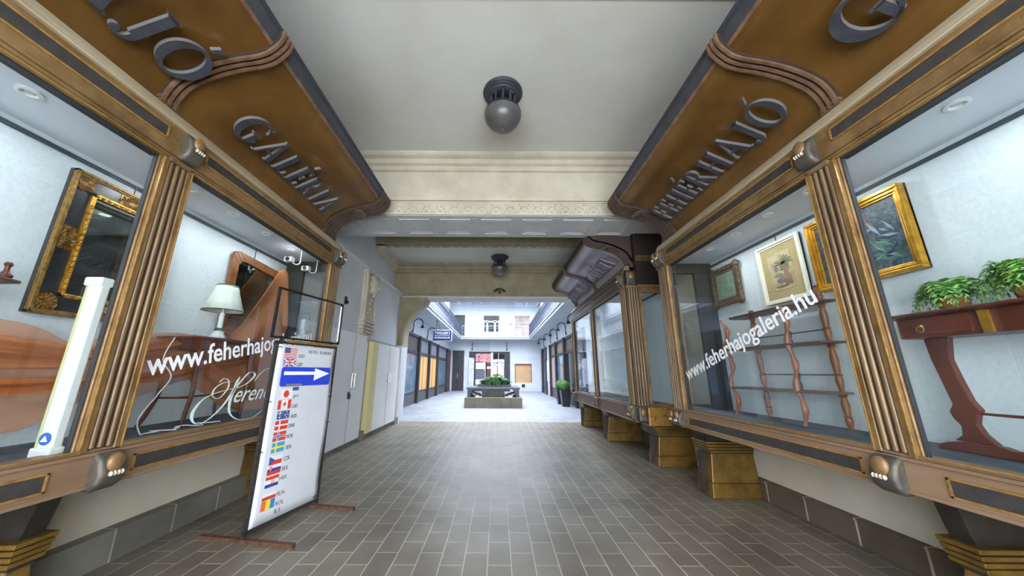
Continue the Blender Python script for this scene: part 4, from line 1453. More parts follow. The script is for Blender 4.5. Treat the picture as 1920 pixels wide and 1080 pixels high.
mats = [M('wc_green', (112, 110, 80), .7), M('wc_violet', (112, 104, 106), .7), M('wc_orange', (186, 140, 84), .7), M('wc_red', (148, 108, 88), .7), M('wc_teal', (120, 124, 108), .7), M('wc_brown', (120, 98, 72), .7)]


def blob(ci, y, z, ry, rz, k=0):
    wc.cur = ci
    rr2 = random.Random(int(y * 977 + z * 131))
    wc.prism([(y + ry * math.cos(t * PI / 6) * rr2.uniform(.7, 1.15), z + rz * math.sin(t * PI / 6) * rr2.uniform(.7, 1.15)) for t in range(12)], YZ((XB - .0305 - k * .0002, 0, 0)), 0, .0015)


yc, zc = 3.72, 2.66
for k in range(9):
    a = math.radians(10 + k * 20)
    wc.cur = 0
    c = Vector((yc - .03, zc + .1))
    d = Vector((math.cos(a), math.sin(a)))
    q = Vector((-d.y, d.x)) * .009
    wc.prism([tuple(c + q), tuple(c - q), tuple(c + d * .1 - q), tuple(c + d * .135 - Vector((0, .02)))], YZ((XB - .0325, 0, 0)), 0, .0015)
blob(0, yc - .03, zc + .06, .07, .05, 1)
blob(2, yc + .035, zc + .05, .022, .026, 6)
blob(3, yc - .05, zc - .02, .035, .08, 2)
blob(4, yc + .06, zc - .02, .07, .022, 3)
blob(1, yc + .03, zc - .09, .075, .035, 4)
blob(4, yc + .01, zc - .06, .03, .03, 5)
blob(3, yc - .08, zc - .08, .03, .07, 3)
blob(5, yc - .06, zc - .13, .05, .03, 5)
blob(5, yc + .02, zc - .16, .1, .018, 2)
blob(1, yc + .08, zc + .06, .03, .04, 1)
wc.build('painted_palm', mats, p2)
MB().tube([(XB - .01, 3.74, 3.04), (XB - .01, 3.74, 3.15)], .005, 5).build('hanging_hook', m_black, p2)

p3 = empty('framed_painting', (XB, 4.72, 2.4), 'small green landscape in a dark carved frame at the case end', 'painting')
y0, y1, z0, z1 = 4.40, 5.0, 2.46, 3.05
MB().box(XB - .02, XB, y0 + .02, y1 - .02, z0 + .02, z1 - .02).build('backing', m_walnutdk, p3)
f = MB()
frame_rect(f, XB, y0, y1, z0, z1, 0.01, .05, 0, .05)
frame_rect(f, XB, y0, y1, z0, z1, .06, .05, 0, .035)
for cy, cz in ((y0, z0), (y0, z1), (y1, z0), (y1, z1)):
    f.ell((XB - .03, cy + (.04 if cy == y0 else -.04), cz + (.04 if cz == z0 else -.04)), (.035, .065, .065), 10, 6)
for k in range(5):
    t = (k + 1) / 6
    for cz in (z0 + .03, z1 - .03):
        f.ell((XB - .035, y0 + (y1 - y0) * t, cz), (.025, .045, .03), 8, 5)
    for cy in (y0 + .03, y1 - .03):
        f.ell((XB - .035, cy, z0 + (z1 - z0) * t), (.025, .03, .045), 8, 5)
f.build('carved_frame', M('dark_carved_frame', (110, 86, 66), .5, .2, (70, 56, 46), 14), p3, smooth=True)
MB().box(XB - .03, XB - .02, y0 + .1, y1 - .1, z0 + .1, z1 - .1).build('canvas', M_paint('green_landscape', [(.3, (84, 104, 84)), (.5, (120, 138, 116)), (.6, (104, 126, 112)), (.75, (150, 158, 126))], 2.4, stretch=(1, .6, 2)), p3)

# open shelf (whatnot)
wn = empty('open_shelf', (3.17, 3.85, .99), 'three tier walnut whatnot shelf with wavy front posts', 'shelf')
for (z, ya, yb, xa) in ((2.20, 3.18, 4.45, 3.08), (1.79, 3.2, 4.5, 3.03), (1.31, 3.25, 4.55, 3.03)):
    MB().prism([(xa + .06, ya), (3.36, ya), (3.36, yb), (xa + .06, yb), (xa, yb - .08), (xa, ya + .3), (xa + .04, ya + .1)], ((0, 0, z), (1, 0, 0), (0, 1, 0), (0, 0, 1)), 0, .022).build('shelf_board', m_walnutdk, wn, bevel=.006)


def turned(x, y, z0, z1, tilt=0):
    pr = [(r * 1.3, h) for r, h in [(.018, 0), (.012, .03), (.02, .12), (.024, .25), (.02, .32), (.028, .35), (.018, .38), (.022, .5), (.026, .7), (.016, .9), (.026, .95), (.02, 1.0)]]
    n = len(pr)
    mb = MB()
    mb.tube([(x, y, z0 + (z1 - z0) * h) for r, h in pr], .02, 12, rr=[r for r, h in pr])
    return mb


for (y, top) in ((3.33, 2.40), (4.28, 2.30)):
    for (a, b_) in ((.99, 1.31), (1.332, 1.79), (1.812, 2.20), (2.222, top)):
        turned(3.325, y, a, b_).build('turned_post', m_walnut, wn, smooth=True)
for (y, wob) in ((3.50, .022), (4.44, .045)):
    P, rr_ = [], []
    for i in range(60):
        t = i / 59
        z = .997 + t * 1.2
        P.append((3.06, y + wob * math.sin(z * 2 * PI / .44 + .8) + (.02 if y > 4 else 0), z))
        rr_.append(.023 + .006 * math.sin(z * 2 * PI / .22))
    MB().tube(P, .018, 10, rr=rr_).build('wavy_post', M('reddish_walnut', (170, 106, 70), .3, 0, (126, 74, 48), 8), wn, smooth=True)
sc = MB()
for z in (1.62, 2.02):
    sc.tube(catmull([(3.06, 4.46, z - .13), (3.06, 4.41, z - .08), (3.06, 4.43, z), (3.06, 4.40, z + .07), (3.06, 4.46, z + .13)], 5), .011, 8)
sc.build('fret_scroll', m_walnut, wn, smooth=True)
for z in (1.49, 1.94):
    r_ = MB().tube([(3.325, 3.33, z), (3.325, 4.28, z)], .006, 6)
    r_.build('gallery_rail', m_black, wn)
    MB().lathe([(.022, -.16 if z < 1.6 else -.13), (.024, -.1), (.012, -.06), (.022, -.02), (.02, .02), (.008, .04), (.012, .07)], (3.325, 3.78, z), 12).build('rail_finial', m_mah, wn, smooth=True)

# console table with drawer
ct = empty('console_table', (3.15, 2.2, .99), 'mahogany console table with ring-pull drawer under the ferns', 'table')
MB().prism([(2.98, 1.45), (3.36, 1.45), (3.36, 2.62), (3.06, 2.62), (2.98, 2.58)], ((0, 0, 1.905), (1, 0, 0), (0, 1, 0), (0, 0, 1)), 0, .022).build('table_top', m_mah, ct, bevel=.008)
MB().box(3.07, 3.33, 1.5, 2.53, 1.755, 1.905).build('frieze', m_mah, ct, bevel=.006)
dr = MB().box(3.055, 3.07, 2.12, 2.5, 1.775, 1.895).build('drawer', M('polished_mahogany', (112, 52, 34), .22, 0, (84, 36, 26), 4), ct, bevel=.003)
MB().lathe([(.014, 0), (.014, -.012), (.006, -.02)], (3.055, 2.37, 1.835), 14, 'X').tube([(3.035, 2.37 + .022 * math.sin(2 * PI * k / 16), 1.812 + .022 * math.cos(2 * PI * k / 16)) for k in range(17)], .003, 6).build('ring_pull', m_bright, dr, smooth=True)
MB().box(3.052, 3.07, 2.03, 2.075, 1.757, 1.90).build('gold_inlay', m_goldf, ct)
lg = MB()
lg.prism([(2.33, 1.755), (2.47, 1.755), (2.46, 1.6), (2.44, 1.45), (2.42, 1.3), (2.45, 1.25), (2.44, 1.21), (2.41, 1.16), (2.42, 1.1), (2.47, 1.06), (2.26, 1.06), (2.31, 1.12), (2.33, 1.18), (2.31, 1.24), (2.29, 1.27), (2.32, 1.33), (2.34, 1.45), (2.36, 1.6)], YZ((3.16, 0, 0)), 0, .045)
lg.build('trestle_leg', m_mah, ct, bevel=.008)
MB().prism([(2.13, .99), (2.56, .99), (2.56, 1.02), (2.5, 1.045), (2.42, 1.06), (2.25, 1.06), (2.2, 1.045), (2.15, 1.05), (2.12, 1.02)], YZ((3.15, 0, 0)), 0, .065).build('foot', m_mah, ct, bevel=.006)
MB().tube([(3.18, 2.33, 1.25), (3.18, 2.12, 1.25), (3.18, 2.08, 1.25), (3.18, 2.04, 1.25), (3.18, 1.6, 1.25)], .01, 8, rr=[.008, .01, .022, .01, .009]).build('stretcher', m_mah, ct, smooth=True)
lg2 = MB()
lg2.prism([(1.55, 1.755), (1.69, 1.755), (1.66, 1.5), (1.65, 1.2), (1.7, 1.0), (1.52, 1.0), (1.58, 1.2), (1.58, 1.5)], YZ((3.16, 0, 0)), 0, .045)
lg2.build('trestle_leg', m_mah, ct, bevel=.008)


def fern(cx, cy, cz, R, nf, seed, label, tall=.1):
    rn = random.Random(seed)
    root = empty('potted_fern', (cx, cy, cz), label, 'potted plant')
    MB().lathe([(.05, 0), (.065, .02), (.075, .06), (.07, .09), (.06, .085)], (cx, cy, cz), 20).build('pot', M('brown_basket_pot', (150, 104, 50), .5, 0, (116, 76, 36), 20), root, smooth=True)
    fo = MB()
    for k in range(nf):
        a = 2 * PI * k / nf * 2.6 + rn.uniform(-.3, .3)
        L_ = R * rn.uniform(.6, 1.0)
        h = tall * rn.uniform(.5, 1.3)
        d = Vector((math.cos(a) * .62, math.sin(a), 0))
        P = [Vector((cx, cy, cz + .08)) + d * L_ * t + Vector((0, 0, h * math.sin(PI * t * .8) * 1.2 - .10 * t * t * t)) for t in [i / 12 for i in range(13)]]
        for i in range(1, 13):
            t = i / 12
            wd = .055 * math.sin(PI * (t * .85 + .12)) + .006
            T = (P[i] - P[i - 1]).normalized()
            q = T.cross(Vector((0, 0, 1))).normalized()
            for sg in (-1, 1):
                tip = P[i] + q * sg * wd + T * .012 - Vector((0, 0, rn.uniform(0, .012)))
                b0, b1 = P[i] - T * .008, P[i] + T * .01
                mid = (P[i] + tip) / 2 + Vector((0, 0, .004))
                fo.cur = rn.choice([0, 0, 1])
                fo.add([b0, mid - T * .009, tip, mid + T * .011], [(0, 1, 2, 3)])
        fo.cur = 1
        fo.tube(P[:10], .0025, 4)
    fo.build('foliage', [m_fern, m_green], root)
    return root


fern(3.16, 2.24, 1.928, .24, 46, 1, 'bushy green fern in a brown pot at the near end of the console table')
fern(3.16, 1.88, 1.928, .26, 46, 2, 'taller green fern cut off by the right edge of the frame', .13)
# ================================================================== COURTYARD
m_cwall = M('courtyard_white', (200, 205, 212), .8, c2=(184, 190, 198), scale=.8)
m_cgrey = M('courtyard_grey', (188, 194, 200), .8, c2=(176, 182, 188), scale=1)
CL, CR, YF = -4.1, 3.5, 28.3
TOP = 11.0
# side walls: over the shopfronts, and behind the balconies
struct(MB().box(CL - .4, CL, 11.25, YF, 3.305, TOP).build('wall_courtyard_left', m_cwall))
struct(MB().box(CR, CR + .4, 11.25, YF, 3.305, TOP).build('wall_courtyard_right', m_cwall))
for a_, b_ in ((22.55, 24.15), (26.65, YF), (11.25, 13.35)):
    struct(MB().box(CR, CR + .4, a_, b_, 0, 3.3).build('wall_pier', m_cwall))
wf = MB()
# far wall with openings: door, shop, boarded window; upper floor window and doors
def wall_with_holes(mb, x0, x1, z0, z1, holes, y0, y1):
    xs = sorted(set([x0, x1] + [h[0] for h in holes] + [h[1] for h in holes]))
    for a, b_ in zip(xs, xs[1:]):
        c = (a + b_) / 2
        hs = sorted([(h[2], h[3]) for h in holes if h[0] < c < h[1]])
        z = z0
        for (h0, h1) in hs:
            if h0 > z:
                mb.box(a, b_, y0, y1, z, h0)
            z = h1
        if z < z1:
            mb.box(a, b_, y0, y1, z, z1)


HO = [(-3.85, -2.87, 0, 3.27), (-2.45, .97, 0, 3.15), (1.38, 2.78, .66, 2.2)]
HU = [(-3.85, -2.9, 4.2, 6.3), (-1.28, .06, 4.82, 6.25), (1.4, 2.7, 4.2, 6.26)]
wall_with_holes(wf, CL - .4, CR + .4, 0, 4.1, HO, YF, YF + .3)
wall_with_holes(wf, CL - .4, CR + .4, 4.1, TOP, HU, YF, YF + .3)
struct(wf.build('wall_far', m_cwall))
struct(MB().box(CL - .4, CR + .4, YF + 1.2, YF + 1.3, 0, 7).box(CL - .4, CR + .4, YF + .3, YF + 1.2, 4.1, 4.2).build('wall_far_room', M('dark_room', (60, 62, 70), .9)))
# street wall over the arch, courtyard side
struct(MB().box(CL - .4, CR + .4, 11.0, 11.25, 5.5, TOP).box(CL - .4, -3.5, 11.2, 11.3, 0, 5.5).build('wall_over_arch', m_cwall))
# balcony slabs
sl = MB()
sl.box(CL, -3.08, 11.25, 27.2, 4.13, 4.3).box(2.56, CR, 11.25, 27.2, 4.13, 4.3).box(CL, CR, 27.2, YF, 4.13, 4.3)
sl.box(CL, -3.02, 11.25, 27.2, 4.27, 4.34).box(2.5, CR, 11.25, 27.2, 4.27, 4.34).box(-3.08, 2.56, 27.14, 27.2, 4.26, 4.34)
struct(sl.build('trim_12', m_cgrey))
sl = MB().box(CL, CR, 26.6, YF, 7.35, 7.5)
for k in range(8):
    sl.box(-3.4 + k * .95, -3.28 + k * .95, 26.65, YF, 7.1, 7.35)
sl.box(CL, CR, 28.1, YF, 7.0, 7.35)
struct(sl.build('trim_13', m_cwall))


def railing(p0, p1, z0, z1, label, step, dense, mat):
    p0, p1 = Vector((*p0, 0)), Vector((*p1, 0))
    L_ = (p1 - p0).length
    d = (p1 - p0) / L_
    root = empty('balcony_railing', (p0.x, p0.y, z0), label, 'railing')
    MB().tube([p0 + Vector((0, 0, z1)), p1 + Vector((0, 0, z1))], .025, 6).tube([p0 + Vector((0, 0, z0 + .06)), p1 + Vector((0, 0, z0 + .06))], .016, 6).build('handrail', mat, root, smooth=True)
    mb = MB()
    n = int(L_ / step)
    for k in range(n + 1):
        q = p0 + d * (k * step)
        mb.tube([q + Vector((0, 0, z0)), q + Vector((0, 0, z1))], .008, 4, caps=False)
        if dense and k < n:
            c = q + d * step / 2
            for zz, r_ in ((z0 + .22, .075), (z0 + .42, .05), (z1 - .16, .065)):
                mb.tube([c + d * r_ * math.cos(2 * PI * t / 8) + Vector((0, 0, zz + r_ * math.sin(2 * PI * t / 8))) for t in range(9)], .0065, 4, caps=False)
            mb.tube([c + Vector((0, 0, z0 + .5)), c + Vector((0, 0, z1 - .22))], .016, 4, caps=False)
    for zz in ((z0 + .34, z1 - .08) if dense else (z0 + .35, z1 - .18)):
        mb.tube([p0 + Vector((0, 0, zz)), p1 + Vector((0, 0, zz))], .009, 4)
    mb.build('ironwork', mat, root)


railing((-3.04, 11.4), (-3.04, 27.1), 4.34, 5.25, 'scrolled blue-grey iron railing on the balcony over the boarded shop panels', .17, True, m_iron)
railing((2.52, 11.4), (2.52, 27.1), 4.34, 5.25, 'scrolled blue-grey iron railing on the balcony over the clipped box balls', .17, True, m_iron)
railing((-3.0, 27.16), (2.5, 27.16), 4.34, 5.2, 'plain thin railing across the end balcony in front of the upper window', .55, False, M('pale_iron', (150, 160, 176), .5, .3))

# ---- far ground floor
def panel_door(name, x0, x1, z0, z1, y, mat, kind=True):
    mb = MB().box(x0, x1, y + .1, y + .16, z0, z1).box(x0, x0 + .08, y + .04, y + .12, z0, z1).box(x1 - .08, x1, y + .04, y + .12, z0, z1).box(x0, x1, y + .04, y + .12, z1 - .1, z1).box(x0, x1, y + .05, y + .12, z0 + (z1 - z0) * .62, z0 + (z1 - z0) * .62 + .07).box((x0 + x1) / 2 - .03, (x0 + x1) / 2 + .03, y + .05, y + .12, z0, z1)
    return struct(mb.build(name, mat))


m_dkdoor = M('dark_door', (62, 60, 66), .5, 0, (48, 44, 48), 2)
dd = panel_door('door_3', -3.85, -2.87, 0, 3.27, YF, m_dkdoor)
MB().box(-3.42, -3.38, YF, YF + .06, 1.0, 1.4).build('door_handle', m_chrome, dd)
panel_door('door_4', -3.85, -2.9, 4.3, 6.3, YF, m_dkdoor)
panel_door('door_5', 1.4, 2.7, 4.3, 6.26, YF, M('pale_shutter', (186, 170, 166), .6, c2=(150, 128, 118), scale=1.2))
bw = struct(MB().box(1.38, 2.78, YF + .06, YF + .1, .66, 2.2).build('window_1', M('blind_tan', (196, 158, 120), .6, 0, (180, 142, 106), 3, stretch=(.3, 1, 3))))
MB().box(1.38, 1.43, YF - .01, YF + .06, .66, 2.2).box(2.73, 2.78, YF - .01, YF + .06, .66, 2.2).box(1.38, 2.78, YF - .01, YF + .06, 2.12, 2.2).build('window_frame', M('brown_frame', (110, 78, 60), .6), bw)
uw = struct(MB().box(-1.28, .06, YF + .1, YF + .12, 4.82, 6.25).build('window_2', m_dkglass))
MB().box(-1.28, -1.22, YF, YF + .1, 4.82, 5.85).box(0, .06, YF, YF + .1, 4.82, 5.85).box(-1.04, -.9, YF, YF + .1, 4.82, 5.85).box(-.38, -.22, YF, YF + .1, 4.82, 5.85).box(-1.28, .06, YF, YF + .1, 5.68, 5.8).box(-1.28, .06, YF, YF + .1, 4.8, 4.86).build('window_frame', m_white, uw)
MB().box(-1.28, .06, YF + .02, YF + .08, 5.85, 6.25).build('dark_valance', m_dkdoor, uw)
tag(B(1.95, 2.2, YF - .04, YF, .32, .55).build('wall_vent', m_black), 'small dark vent low on the end wall under the boarded window', 'vent')
tag(MB().box(1.0, 1.12, YF - .12, YF, 5.48, 5.53).build('wall_bracket', m_black), 'tiny dark bracket on the bright upper end wall', 'bracket')

# shop at the far end
sf = empty('shopfront', (-.75, YF, 0), 'dark shopfront with posters and warm lit interior behind the planter', 'shopfront')
MB().box(-2.45, -2.0, YF - .08, YF + .1, 2.75, 3.15).box(-2.0, -1.9, YF - .06, YF + .1, 0, 3.15).box(.5, .97, YF - .1, YF + .1, 0, 3.15).box(-2.45, .97, YF - .06, YF + .1, 3.08, 3.18).box(-2.45, .97, YF - .04, YF + .06, 0, .5).box(-1.05, -.98, YF - .02, YF + .1, .4, 2.5).box(-.1, -.04, YF - .02, YF + .1, .4, 2.4).build('shop_frame', m_dkframe, sf)
MB().box(-.62, -.44, YF - .08, YF + .06, .4, 3.1).build('white_mullion', m_cwall, sf)
MB().box(-2.0, .5, YF + .05, YF + .06, .5, 3.08).build('shop_glass', m_glass, sf)
MB().box(-.44, .5, YF - .12, YF - .02, 2.28, 2.4).box(-.44, .5, YF - .2, YF - .12, 2.34, 2.37).build('shelf_rail', m_white, sf)
MB().box(-1.9, -.62, YF - .03, YF - .01, 2.35, 3.02).build('poster', M_paint('red_floral_poster', [(.35, (70, 50, 70)), (.47, (196, 90, 100)), (.55, (230, 190, 180)), (.62, (160, 50, 60)), (.7, (240, 230, 225))], 4.5), sf)
MB().box(-1.88, -1.12, YF - .03, YF - .01, 1.75, 2.28).build('notice', M('pale_notice', (206, 206, 222), .6), sf)
MB().box(-1.88, -1.12, YF - .03, YF - .01, .95, 1.7).build('notice', M('slate_notice', (86, 92, 108), .6), sf)
MB().box(-1.88, -1.12, YF - .03, YF - .01, .5, .93).build('notice', M('pale_notice_low', (200, 204, 218), .6), sf)
MB().box(-.95, -.65, YF - .03, YF - .01, 1.78, 1.95).build('notice', m_decal, sf)
MB().box(-1.05, -.62, YF - .02, YF - .005, .5, 2.3).build('red_brown_leaf', M('red_brown_door', (92, 50, 46), .5), sf)
MB().box(-2.46, -2.02, YF - .14, YF - .1, .1, 2.66).build('price_board', M_paint('speckled_board', [(.4, (226, 230, 244)), (.52, (214, 220, 236)), (.56, (60, 66, 100)), (.7, (90, 96, 130))], 26, .5), sf)
wl_ = MB().ell((.02, YF + .7, 2.1), (.16, .16, .12), 12, 8).tube([(.02, YF + .7, 2.1), (.02, YF + .7, 4.1)], .004, 6)
lm = bpy.data.materials.new('warm_lamp_glow')
lm.use_nodes = True
lm.node_tree.nodes['Principled BSDF'].inputs['Emission Color'].default_value = (1, .78, .5, 1)
lm.node_tree.nodes['Principled BSDF'].inputs['Emission Strength'].default_value = 4
tag(wl_.build('pendant_lamp', lm, smooth=True), 'warm glowing lamp inside the end shop behind the glass', 'lamp')
tag(MB().box(-.4, .45, YF + .75, YF + 1.1, 0, 1.9).build('interior_cabinet', M('warm_cabinet', (180, 160, 130), .6)), 'pale cabinet inside the end shop below the warm lamp', 'cabinet')
# faded name board over the end shop
nb = tag(MB().box(-1.95, -.7, YF - .06, YF - .004, 3.3, 3.95).build('name_board', M('faded_board', (176, 182, 190), .6)), 'faded grey name board above the end shop', 'sign')
for i, x in enumerate((-2.2, .7)):
    g = empty('wall_lamp', (x, YF, 3.4), ['dark drooping wall lamp above the speckled price board', 'dark drooping wall lamp above the end of the shop nearest the boarded window'][i], 'wall lamp')
    MB().tube([(x, YF, 3.3), (x, YF - .1, 3.6), (x, YF - .12, 3.95)], .025, 6).build('arm', m_black, g)
    MB().lathe([(.03, .1), (.1, 0), (.09, 0)], (x, YF - .28, 3.28), 12).tube([(x, YF - .1, 3.6), (x, YF - .28, 3.38)], .015, 6).build('lamp_shade', m_black, g)

# ---- left shopfront
def side_shop(s, X, label, posts, panes, mats, zt=3.3, ztr=2.42, base=.55, depth=.25):
    """posts: y centres; panes between successive posts"""
    root = empty('shopfront', (s * X, (posts[0] + posts[-1]) / 2, 0), label, 'shopfront')
    f = MB()
    sbox(f, s, X - .05, X + .1, posts[0], posts[-1], zt - .12, zt)
    sbox(f, s, X - .03, X + .1, posts[0], posts[-1], ztr - .06, ztr + .08)
    sbox(f, s, X - .02, X + .1, posts[0], posts[-1], base - .05, base + .03)
    f.build('cross_bars', m_dkframe, root)
    for y in posts:
        p = MB()
        sbox(p, s, X - .12, X + .12, y - .13, y + .13, 0, zt)
        p.build('post', m_dkframe, root, bevel=.02)
    for i, (a, b_) in enumerate(zip(posts, posts[1:])):
        p = MB()
        sbox(p, s, X + .0, X + .06, a + .1, b_ - .1, 0, base)
        p.build('base_panel', M('base_panel_dark', (78, 76, 84), .5) if i == 0 else bpy.data.materials['base_panel_dark'], root)
        p = MB()
        sbox(p, s, X + .03, X + .06, a + .1, b_ - .1, ztr, zt - .1)
        p.build('transom_panel', mats['t'][i], root)
        p = MB()
        sbox(p, s, X + .02, X + .04, a + .12, b_ - .12, base, ztr)
        p.build('pane', mats['p'][i], root)
        if panes[i] == 'board':
            p = MB()
            m_ = (a + b_) / 2
            sbox(p, s, X + .005, X + .02, m_ - .02, m_ + .02, base, ztr)
            p.build('board_joint', M('joint_brown', (160, 112, 66), .6), root)
    return root


m_tg = M('grey_transom', (130, 134, 148), .5, .2)
m_tb = M('brown_transom', (84, 76, 76), .5)
m_gb = M('bluish_shop_pane', (116, 140, 156), .08, .1, c2=(90, 116, 134), scale=2)
side_shop(-1, 4.1, 'dark shopfront with two orange boarded panels below the blue sign', [11.45, 14.3, 17.2, 19.8, 22.5, 26.6], ['glass', 'glass', 'board', 'board', 'glass'], {'p': [m_gb, m_gb, m_board, m_board, m_gb], 't': [m_tb, m_tb, m_tg, m_tg, m_tg]})
side_shop(1, 3.5, 'dark shopfront with bluish panes behind the clipped box balls', [13.5, 15.2, 17.6, 20.2, 22.4], ['g'] * 4, {'p': [m_gb, m_dkglass, m_gb, M('pinkish_pane', (190, 170, 172), .2)], 't': [m_tb, m_tb, M('tan_transom', (130, 116, 98), .6), M('tan_transom2', (130, 118, 100), .6)]}, zt=3.3, ztr=2.5)
side_shop(1, 3.5, 'narrow dark shop door near the end corner of the courtyard', [24.3, 26.5], ['g'], {'p': [m_gb], 't': [m_tb]}, zt=3.3)
np_ = tag(MB().box(3.44, 3.49, 22.9, 24.0, .9, 2.3).build('wall_poster', M_paint('notice_sheet', [(.45, (222, 228, 240)), (.6, (196, 204, 220)), (.68, (60, 80, 130))], 9)), 'white notice board on the pale pier between the shop doors', 'poster')
# red-brown doorway columns at the far left corner
rb = empty('shop_entrance', (-4.05, 27.4, 0), 'red-brown panelled entrance at the end of the boarded shopfront', 'entrance')
for k in range(5):
    MB().box(-4.12, -3.98, 26.8 + k * .3, 26.98 + k * .3, 0, 3.2).build('column', M('red_brown_wood', (98, 62, 56), .5, 0, (70, 44, 42), 5) if k == 0 else bpy.data.materials['red_brown_wood'], rb, bevel=.02)
MB().box(-4.14, -4.06, 26.7, 28.3, 0, 3.3).build('backing', m_dkdoor, rb)

# goosenecks
def gooseneck(s, X, y, z, r, label, droop=.0):
    g = empty('gooseneck_lamp', (s * X, y, z), label, 'wall lamp', None)
    pts = [(s * (X - .03), y, z - .58), (s * (X - .05), y, z - .3)]
    for k in range(9):
        a = PI - PI * k / 8 * 1.08
        pts.append((s * (X - .05 - r - r * math.cos(a)), y, z - .2 + r * math.sin(a)))
    MB().tube(catmull(pts, 3), .022, 8).build('arm', m_black, g, smooth=True)
    MB().box(min(s * X, s * (X - .05)), max(s * X, s * (X - .05)), y - .04, y + .04, z - .62, z - .5).build('wall_plate', m_black, g)
    e = pts[-1]
    MB().lathe([(.025, .03), (.03, -.03), (.1, -.13), (.11, -.16), (.1, -.16)], (e[0], e[1], e[2]), 16).build('lamp_shade', m_black, g, smooth=True)


for i, (y, t) in enumerate(((12.6, 'dark gooseneck lamp nearest the arch above the boarded shopfront'), (15.7, 'dark gooseneck lamp between the arch and the blue sign'), (19.0, 'dark gooseneck lamp directly behind the blue sign'))):
    gooseneck(-1, 4.1, y, 3.95 - (i == 0) * .0, .22, t)
for i, (y, t) in enumerate(((14.4, 'gooseneck lamp closest to the dark canopy corner'), (17.0, 'second gooseneck lamp out from the dark canopy, over the box balls'), (19.6, 'third gooseneck lamp out from the dark canopy'), (22.2, 'fourth gooseneck lamp out from the dark canopy'), (25.4, 'last gooseneck lamp beside the end wall'))):
    gooseneck(1, 3.5, y, 4.0, .2, t)

# blue hanging sign
bs = empty('hanging_sign', (-2.87, 17, 3.3), 'blue and white double line sign hanging below the balcony', 'sign')
MB().box(-3.37, -2.38, 16.97, 17.03, 3.03, 3.6).build('sign_edge', m_white, bs, bevel=.02)
MB().box(-3.34, -2.41, 16.955, 17.045, 3.06, 3.57).build('sign_board', M('deep_blue', (14, 40, 128), .4, 0, (20, 34, 84), 1.2), bs)
tq = MB()
text_into(tq, "TWIGGER'S", ((-3.28, 16.953, 3.37), (1, 0, 0), (0, 0, 1), (0, -1, 0)), 0, .003, width=.8, height=.14, bold=.01)
text_into(tq, "GEORGIANUM", ((-3.28, 16.953, 3.15), (1, 0, 0), (0, 0, 1), (0, -1, 0)), 0, .003, width=.8, height=.10, bold=.01)
tq.box(-3.28, -2.5, 16.95, 16.953, 3.31, 3.33)
tq.build('lettering', m_decal, bs)
MB().tube([(-3.2, 17, 3.6), (-3.2, 17, 4.14)], .012, 6).tube([(-3.2, 17, 4.1), (-3.0, 17, 3.6)], .012, 6).build('hanger', m_black, bs)

# planter in the middle
ft_ = empty('stone_planter', (-.21, 15.9, 0), 'low stone planter block under a dark slab bench with leafy plants', 'planter')
m_stone = M('buff_stone', (132, 124, 106), .7, 0, (112, 104, 88), 3)
for (a, b_) in ((-1.47, -1.0), (-.995, -.28), (-.275, .12), (.125, .53), (.535, 1.05)):
    MB().box(a, b_, 15.05, 15.35, 0, .42).build('stone_block', m_stone, ft_, bevel=.008)
MB().box(-1.47, -1.15, 15.35, 17.5, 0, .42).box(.72, 1.05, 15.35, 17.5, 0, .42).build('side_block', m_stone, ft_, bevel=.008)
m_slab = M('dark_slab', (74, 78, 100), .35, 0, (60, 62, 84), 4)
MB().box(-1.42, .98, 15.35, 17.3, .76, .84).build('slab_top', m_slab, ft_, bevel=.01)
for x in (-1.38, .80):
    for y in (15.5, 16.9):
        MB().prism([(x, .42), (x + .14, .42), (x + .14, .62), (x + (.3 if x < 0 else -.16), .76), (x + (-.0 if x < 0 else .14), .76), (x, .76)] if x < 0 else [(x, .42), (x + .14, .42), (x + .14, .76), (x - .2, .76), (x, .62)], XZ(), y, y + .14).build('leg', m_slab, ft_)
MB().box(-.75, .3, 15.9, 16.8, .0, .78).build('basin', M('basin_stone', (150, 150, 140), .6, 0, (120, 122, 112), 3), ft_)
for k, sx in enumerate((-1, 1)):
    st_ = MB()
    for q in range(4):
        st_.box(*sorted((-.21 + sx * (.5 + q * .15), -.21 + sx * (.68 + q * .15))), 15.7, 16.9, .43 + q * .05, .47 + q * .05)
    st_.build('stepped_slab', M('pale_slab', (196, 200, 204), .5), ft_)
rn = random.Random(9)


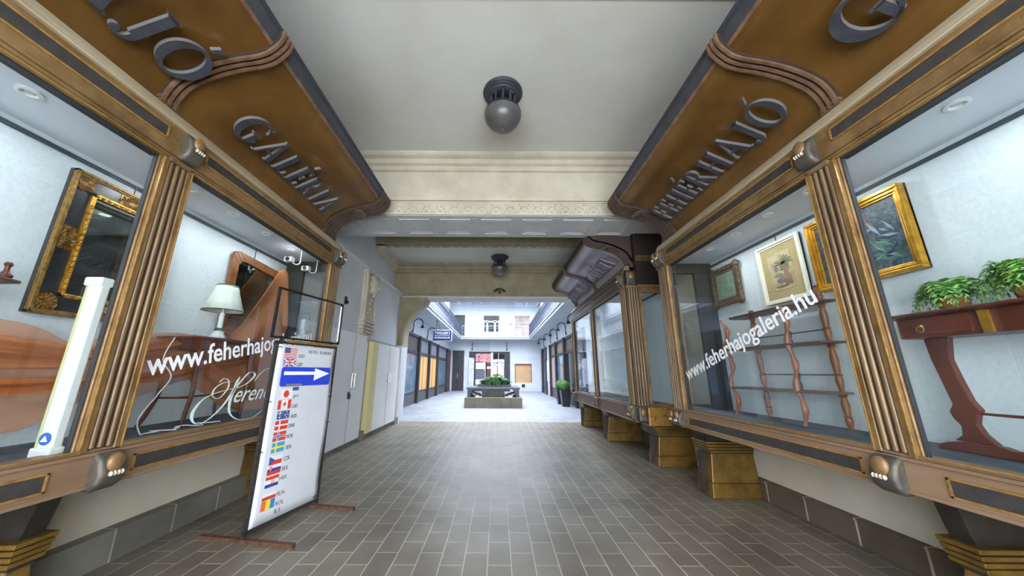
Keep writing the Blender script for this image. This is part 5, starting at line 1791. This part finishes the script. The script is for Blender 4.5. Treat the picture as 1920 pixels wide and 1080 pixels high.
def leafy(cx, cy, cz, rx, ry, h, n, mats, name, label, wl=.05, ll=.3):
    mb = MB()
    for k in range(n):
        a = rn.uniform(0, 2 * PI)
        rr_ = math.sqrt(rn.uniform(0, 1))
        b0 = Vector((cx + rx * .8 * rr_ * math.cos(a), cy + ry * .8 * rr_ * math.sin(a), cz))
        out = Vector((math.cos(a), math.sin(a) * .6, 0)) * rn.uniform(.4, 1)
        L_ = ll * rn.uniform(.7, 1.2)
        hh = h * rn.uniform(.6, 1.1) * (1 - .55 * rr_)
        P = [b0 + Vector((0, 0, hh * t * (2 - t * 1.1))) + out * L_ * t * t for t in (0, .3, .6, .85, 1)]
        q = out.cross(Vector((0, 0, 1))).normalized()
        W = [.3, .8, 1, .6, .02]
        mb.cur = rn.choice(range(len(mats)))
        vs_ = []
        for p, wv in zip(P, W):
            vs_ += [p + q * wl * wv, p - q * wl * wv]
        mb.add(vs_, [(2 * i, 2 * i + 1, 2 * i + 3, 2 * i + 2) for i in range(4)])
    o = mb.build(name, mats, None)
    return o


m_lg = M('glossy_leaf', (104, 158, 84), .4, 0, (60, 112, 60), 8)
m_lp = M('pale_leaf', (130, 170, 130), .45)
pl_ = leafy(-.15, 16.2, .90, .85, .6, .5, 560, [m_lg, m_leafdk, m_lg, m_lp, m_lp], 'leafy_plants', '', .045, .36)
pl_['kind'] = 'stuff'
pl_['label'] = 'mass of broad green leaves growing on the slab planter'
pl_['category'] = 'plants'
MB().box(-.95, .6, 15.9, 17.0, .84, .95).build('plant_trough', m_slab, ft_)

for i, (x, y, t) in enumerate(((3.1, 17.1, 'clipped box ball in a tall dark pot, nearer to the courtyard middle'), (3.1, 15.95, 'clipped box ball in a tall dark pot, closer to the display case'))):
    g = empty('potted_box_ball', (x, y, 0), t, 'potted plant', None)
    MB().frustum((x, y), .16, .16, 0, .23, .23, .72).build('pot', M('dark_pot', (40, 42, 50), .35), g, bevel=.01)
    bb = MB()
    for k in range(900):
        u, v = rn.uniform(-1, 1), rn.uniform(0, 2 * PI)
        r_ = .25 * rn.uniform(.86, 1.03)
        sq = math.sqrt(1 - u * u)
        n = Vector((sq * math.cos(v), sq * math.sin(v), u))
        c = Vector((x, y, .9)) + n * r_
        tq_ = n.orthogonal().normalized()
        tq_.rotate(Matrix.Rotation(rn.uniform(0, 6.28), 3, n))
        w_ = n.cross(tq_)
        bb.cur = rn.choice([0, 0, 1])
        bb.add([c, c + tq_ * .022 + n * .008, c + tq_ * .01 + w_ * .02 + n * .014, c + w_ * .018], [(0, 1, 2, 3)])
    bb.ell((x, y, .9), (.225, .225, .225), 14, 10)
    bb.build('clipped_foliage', [m_green, m_leafdk], g)
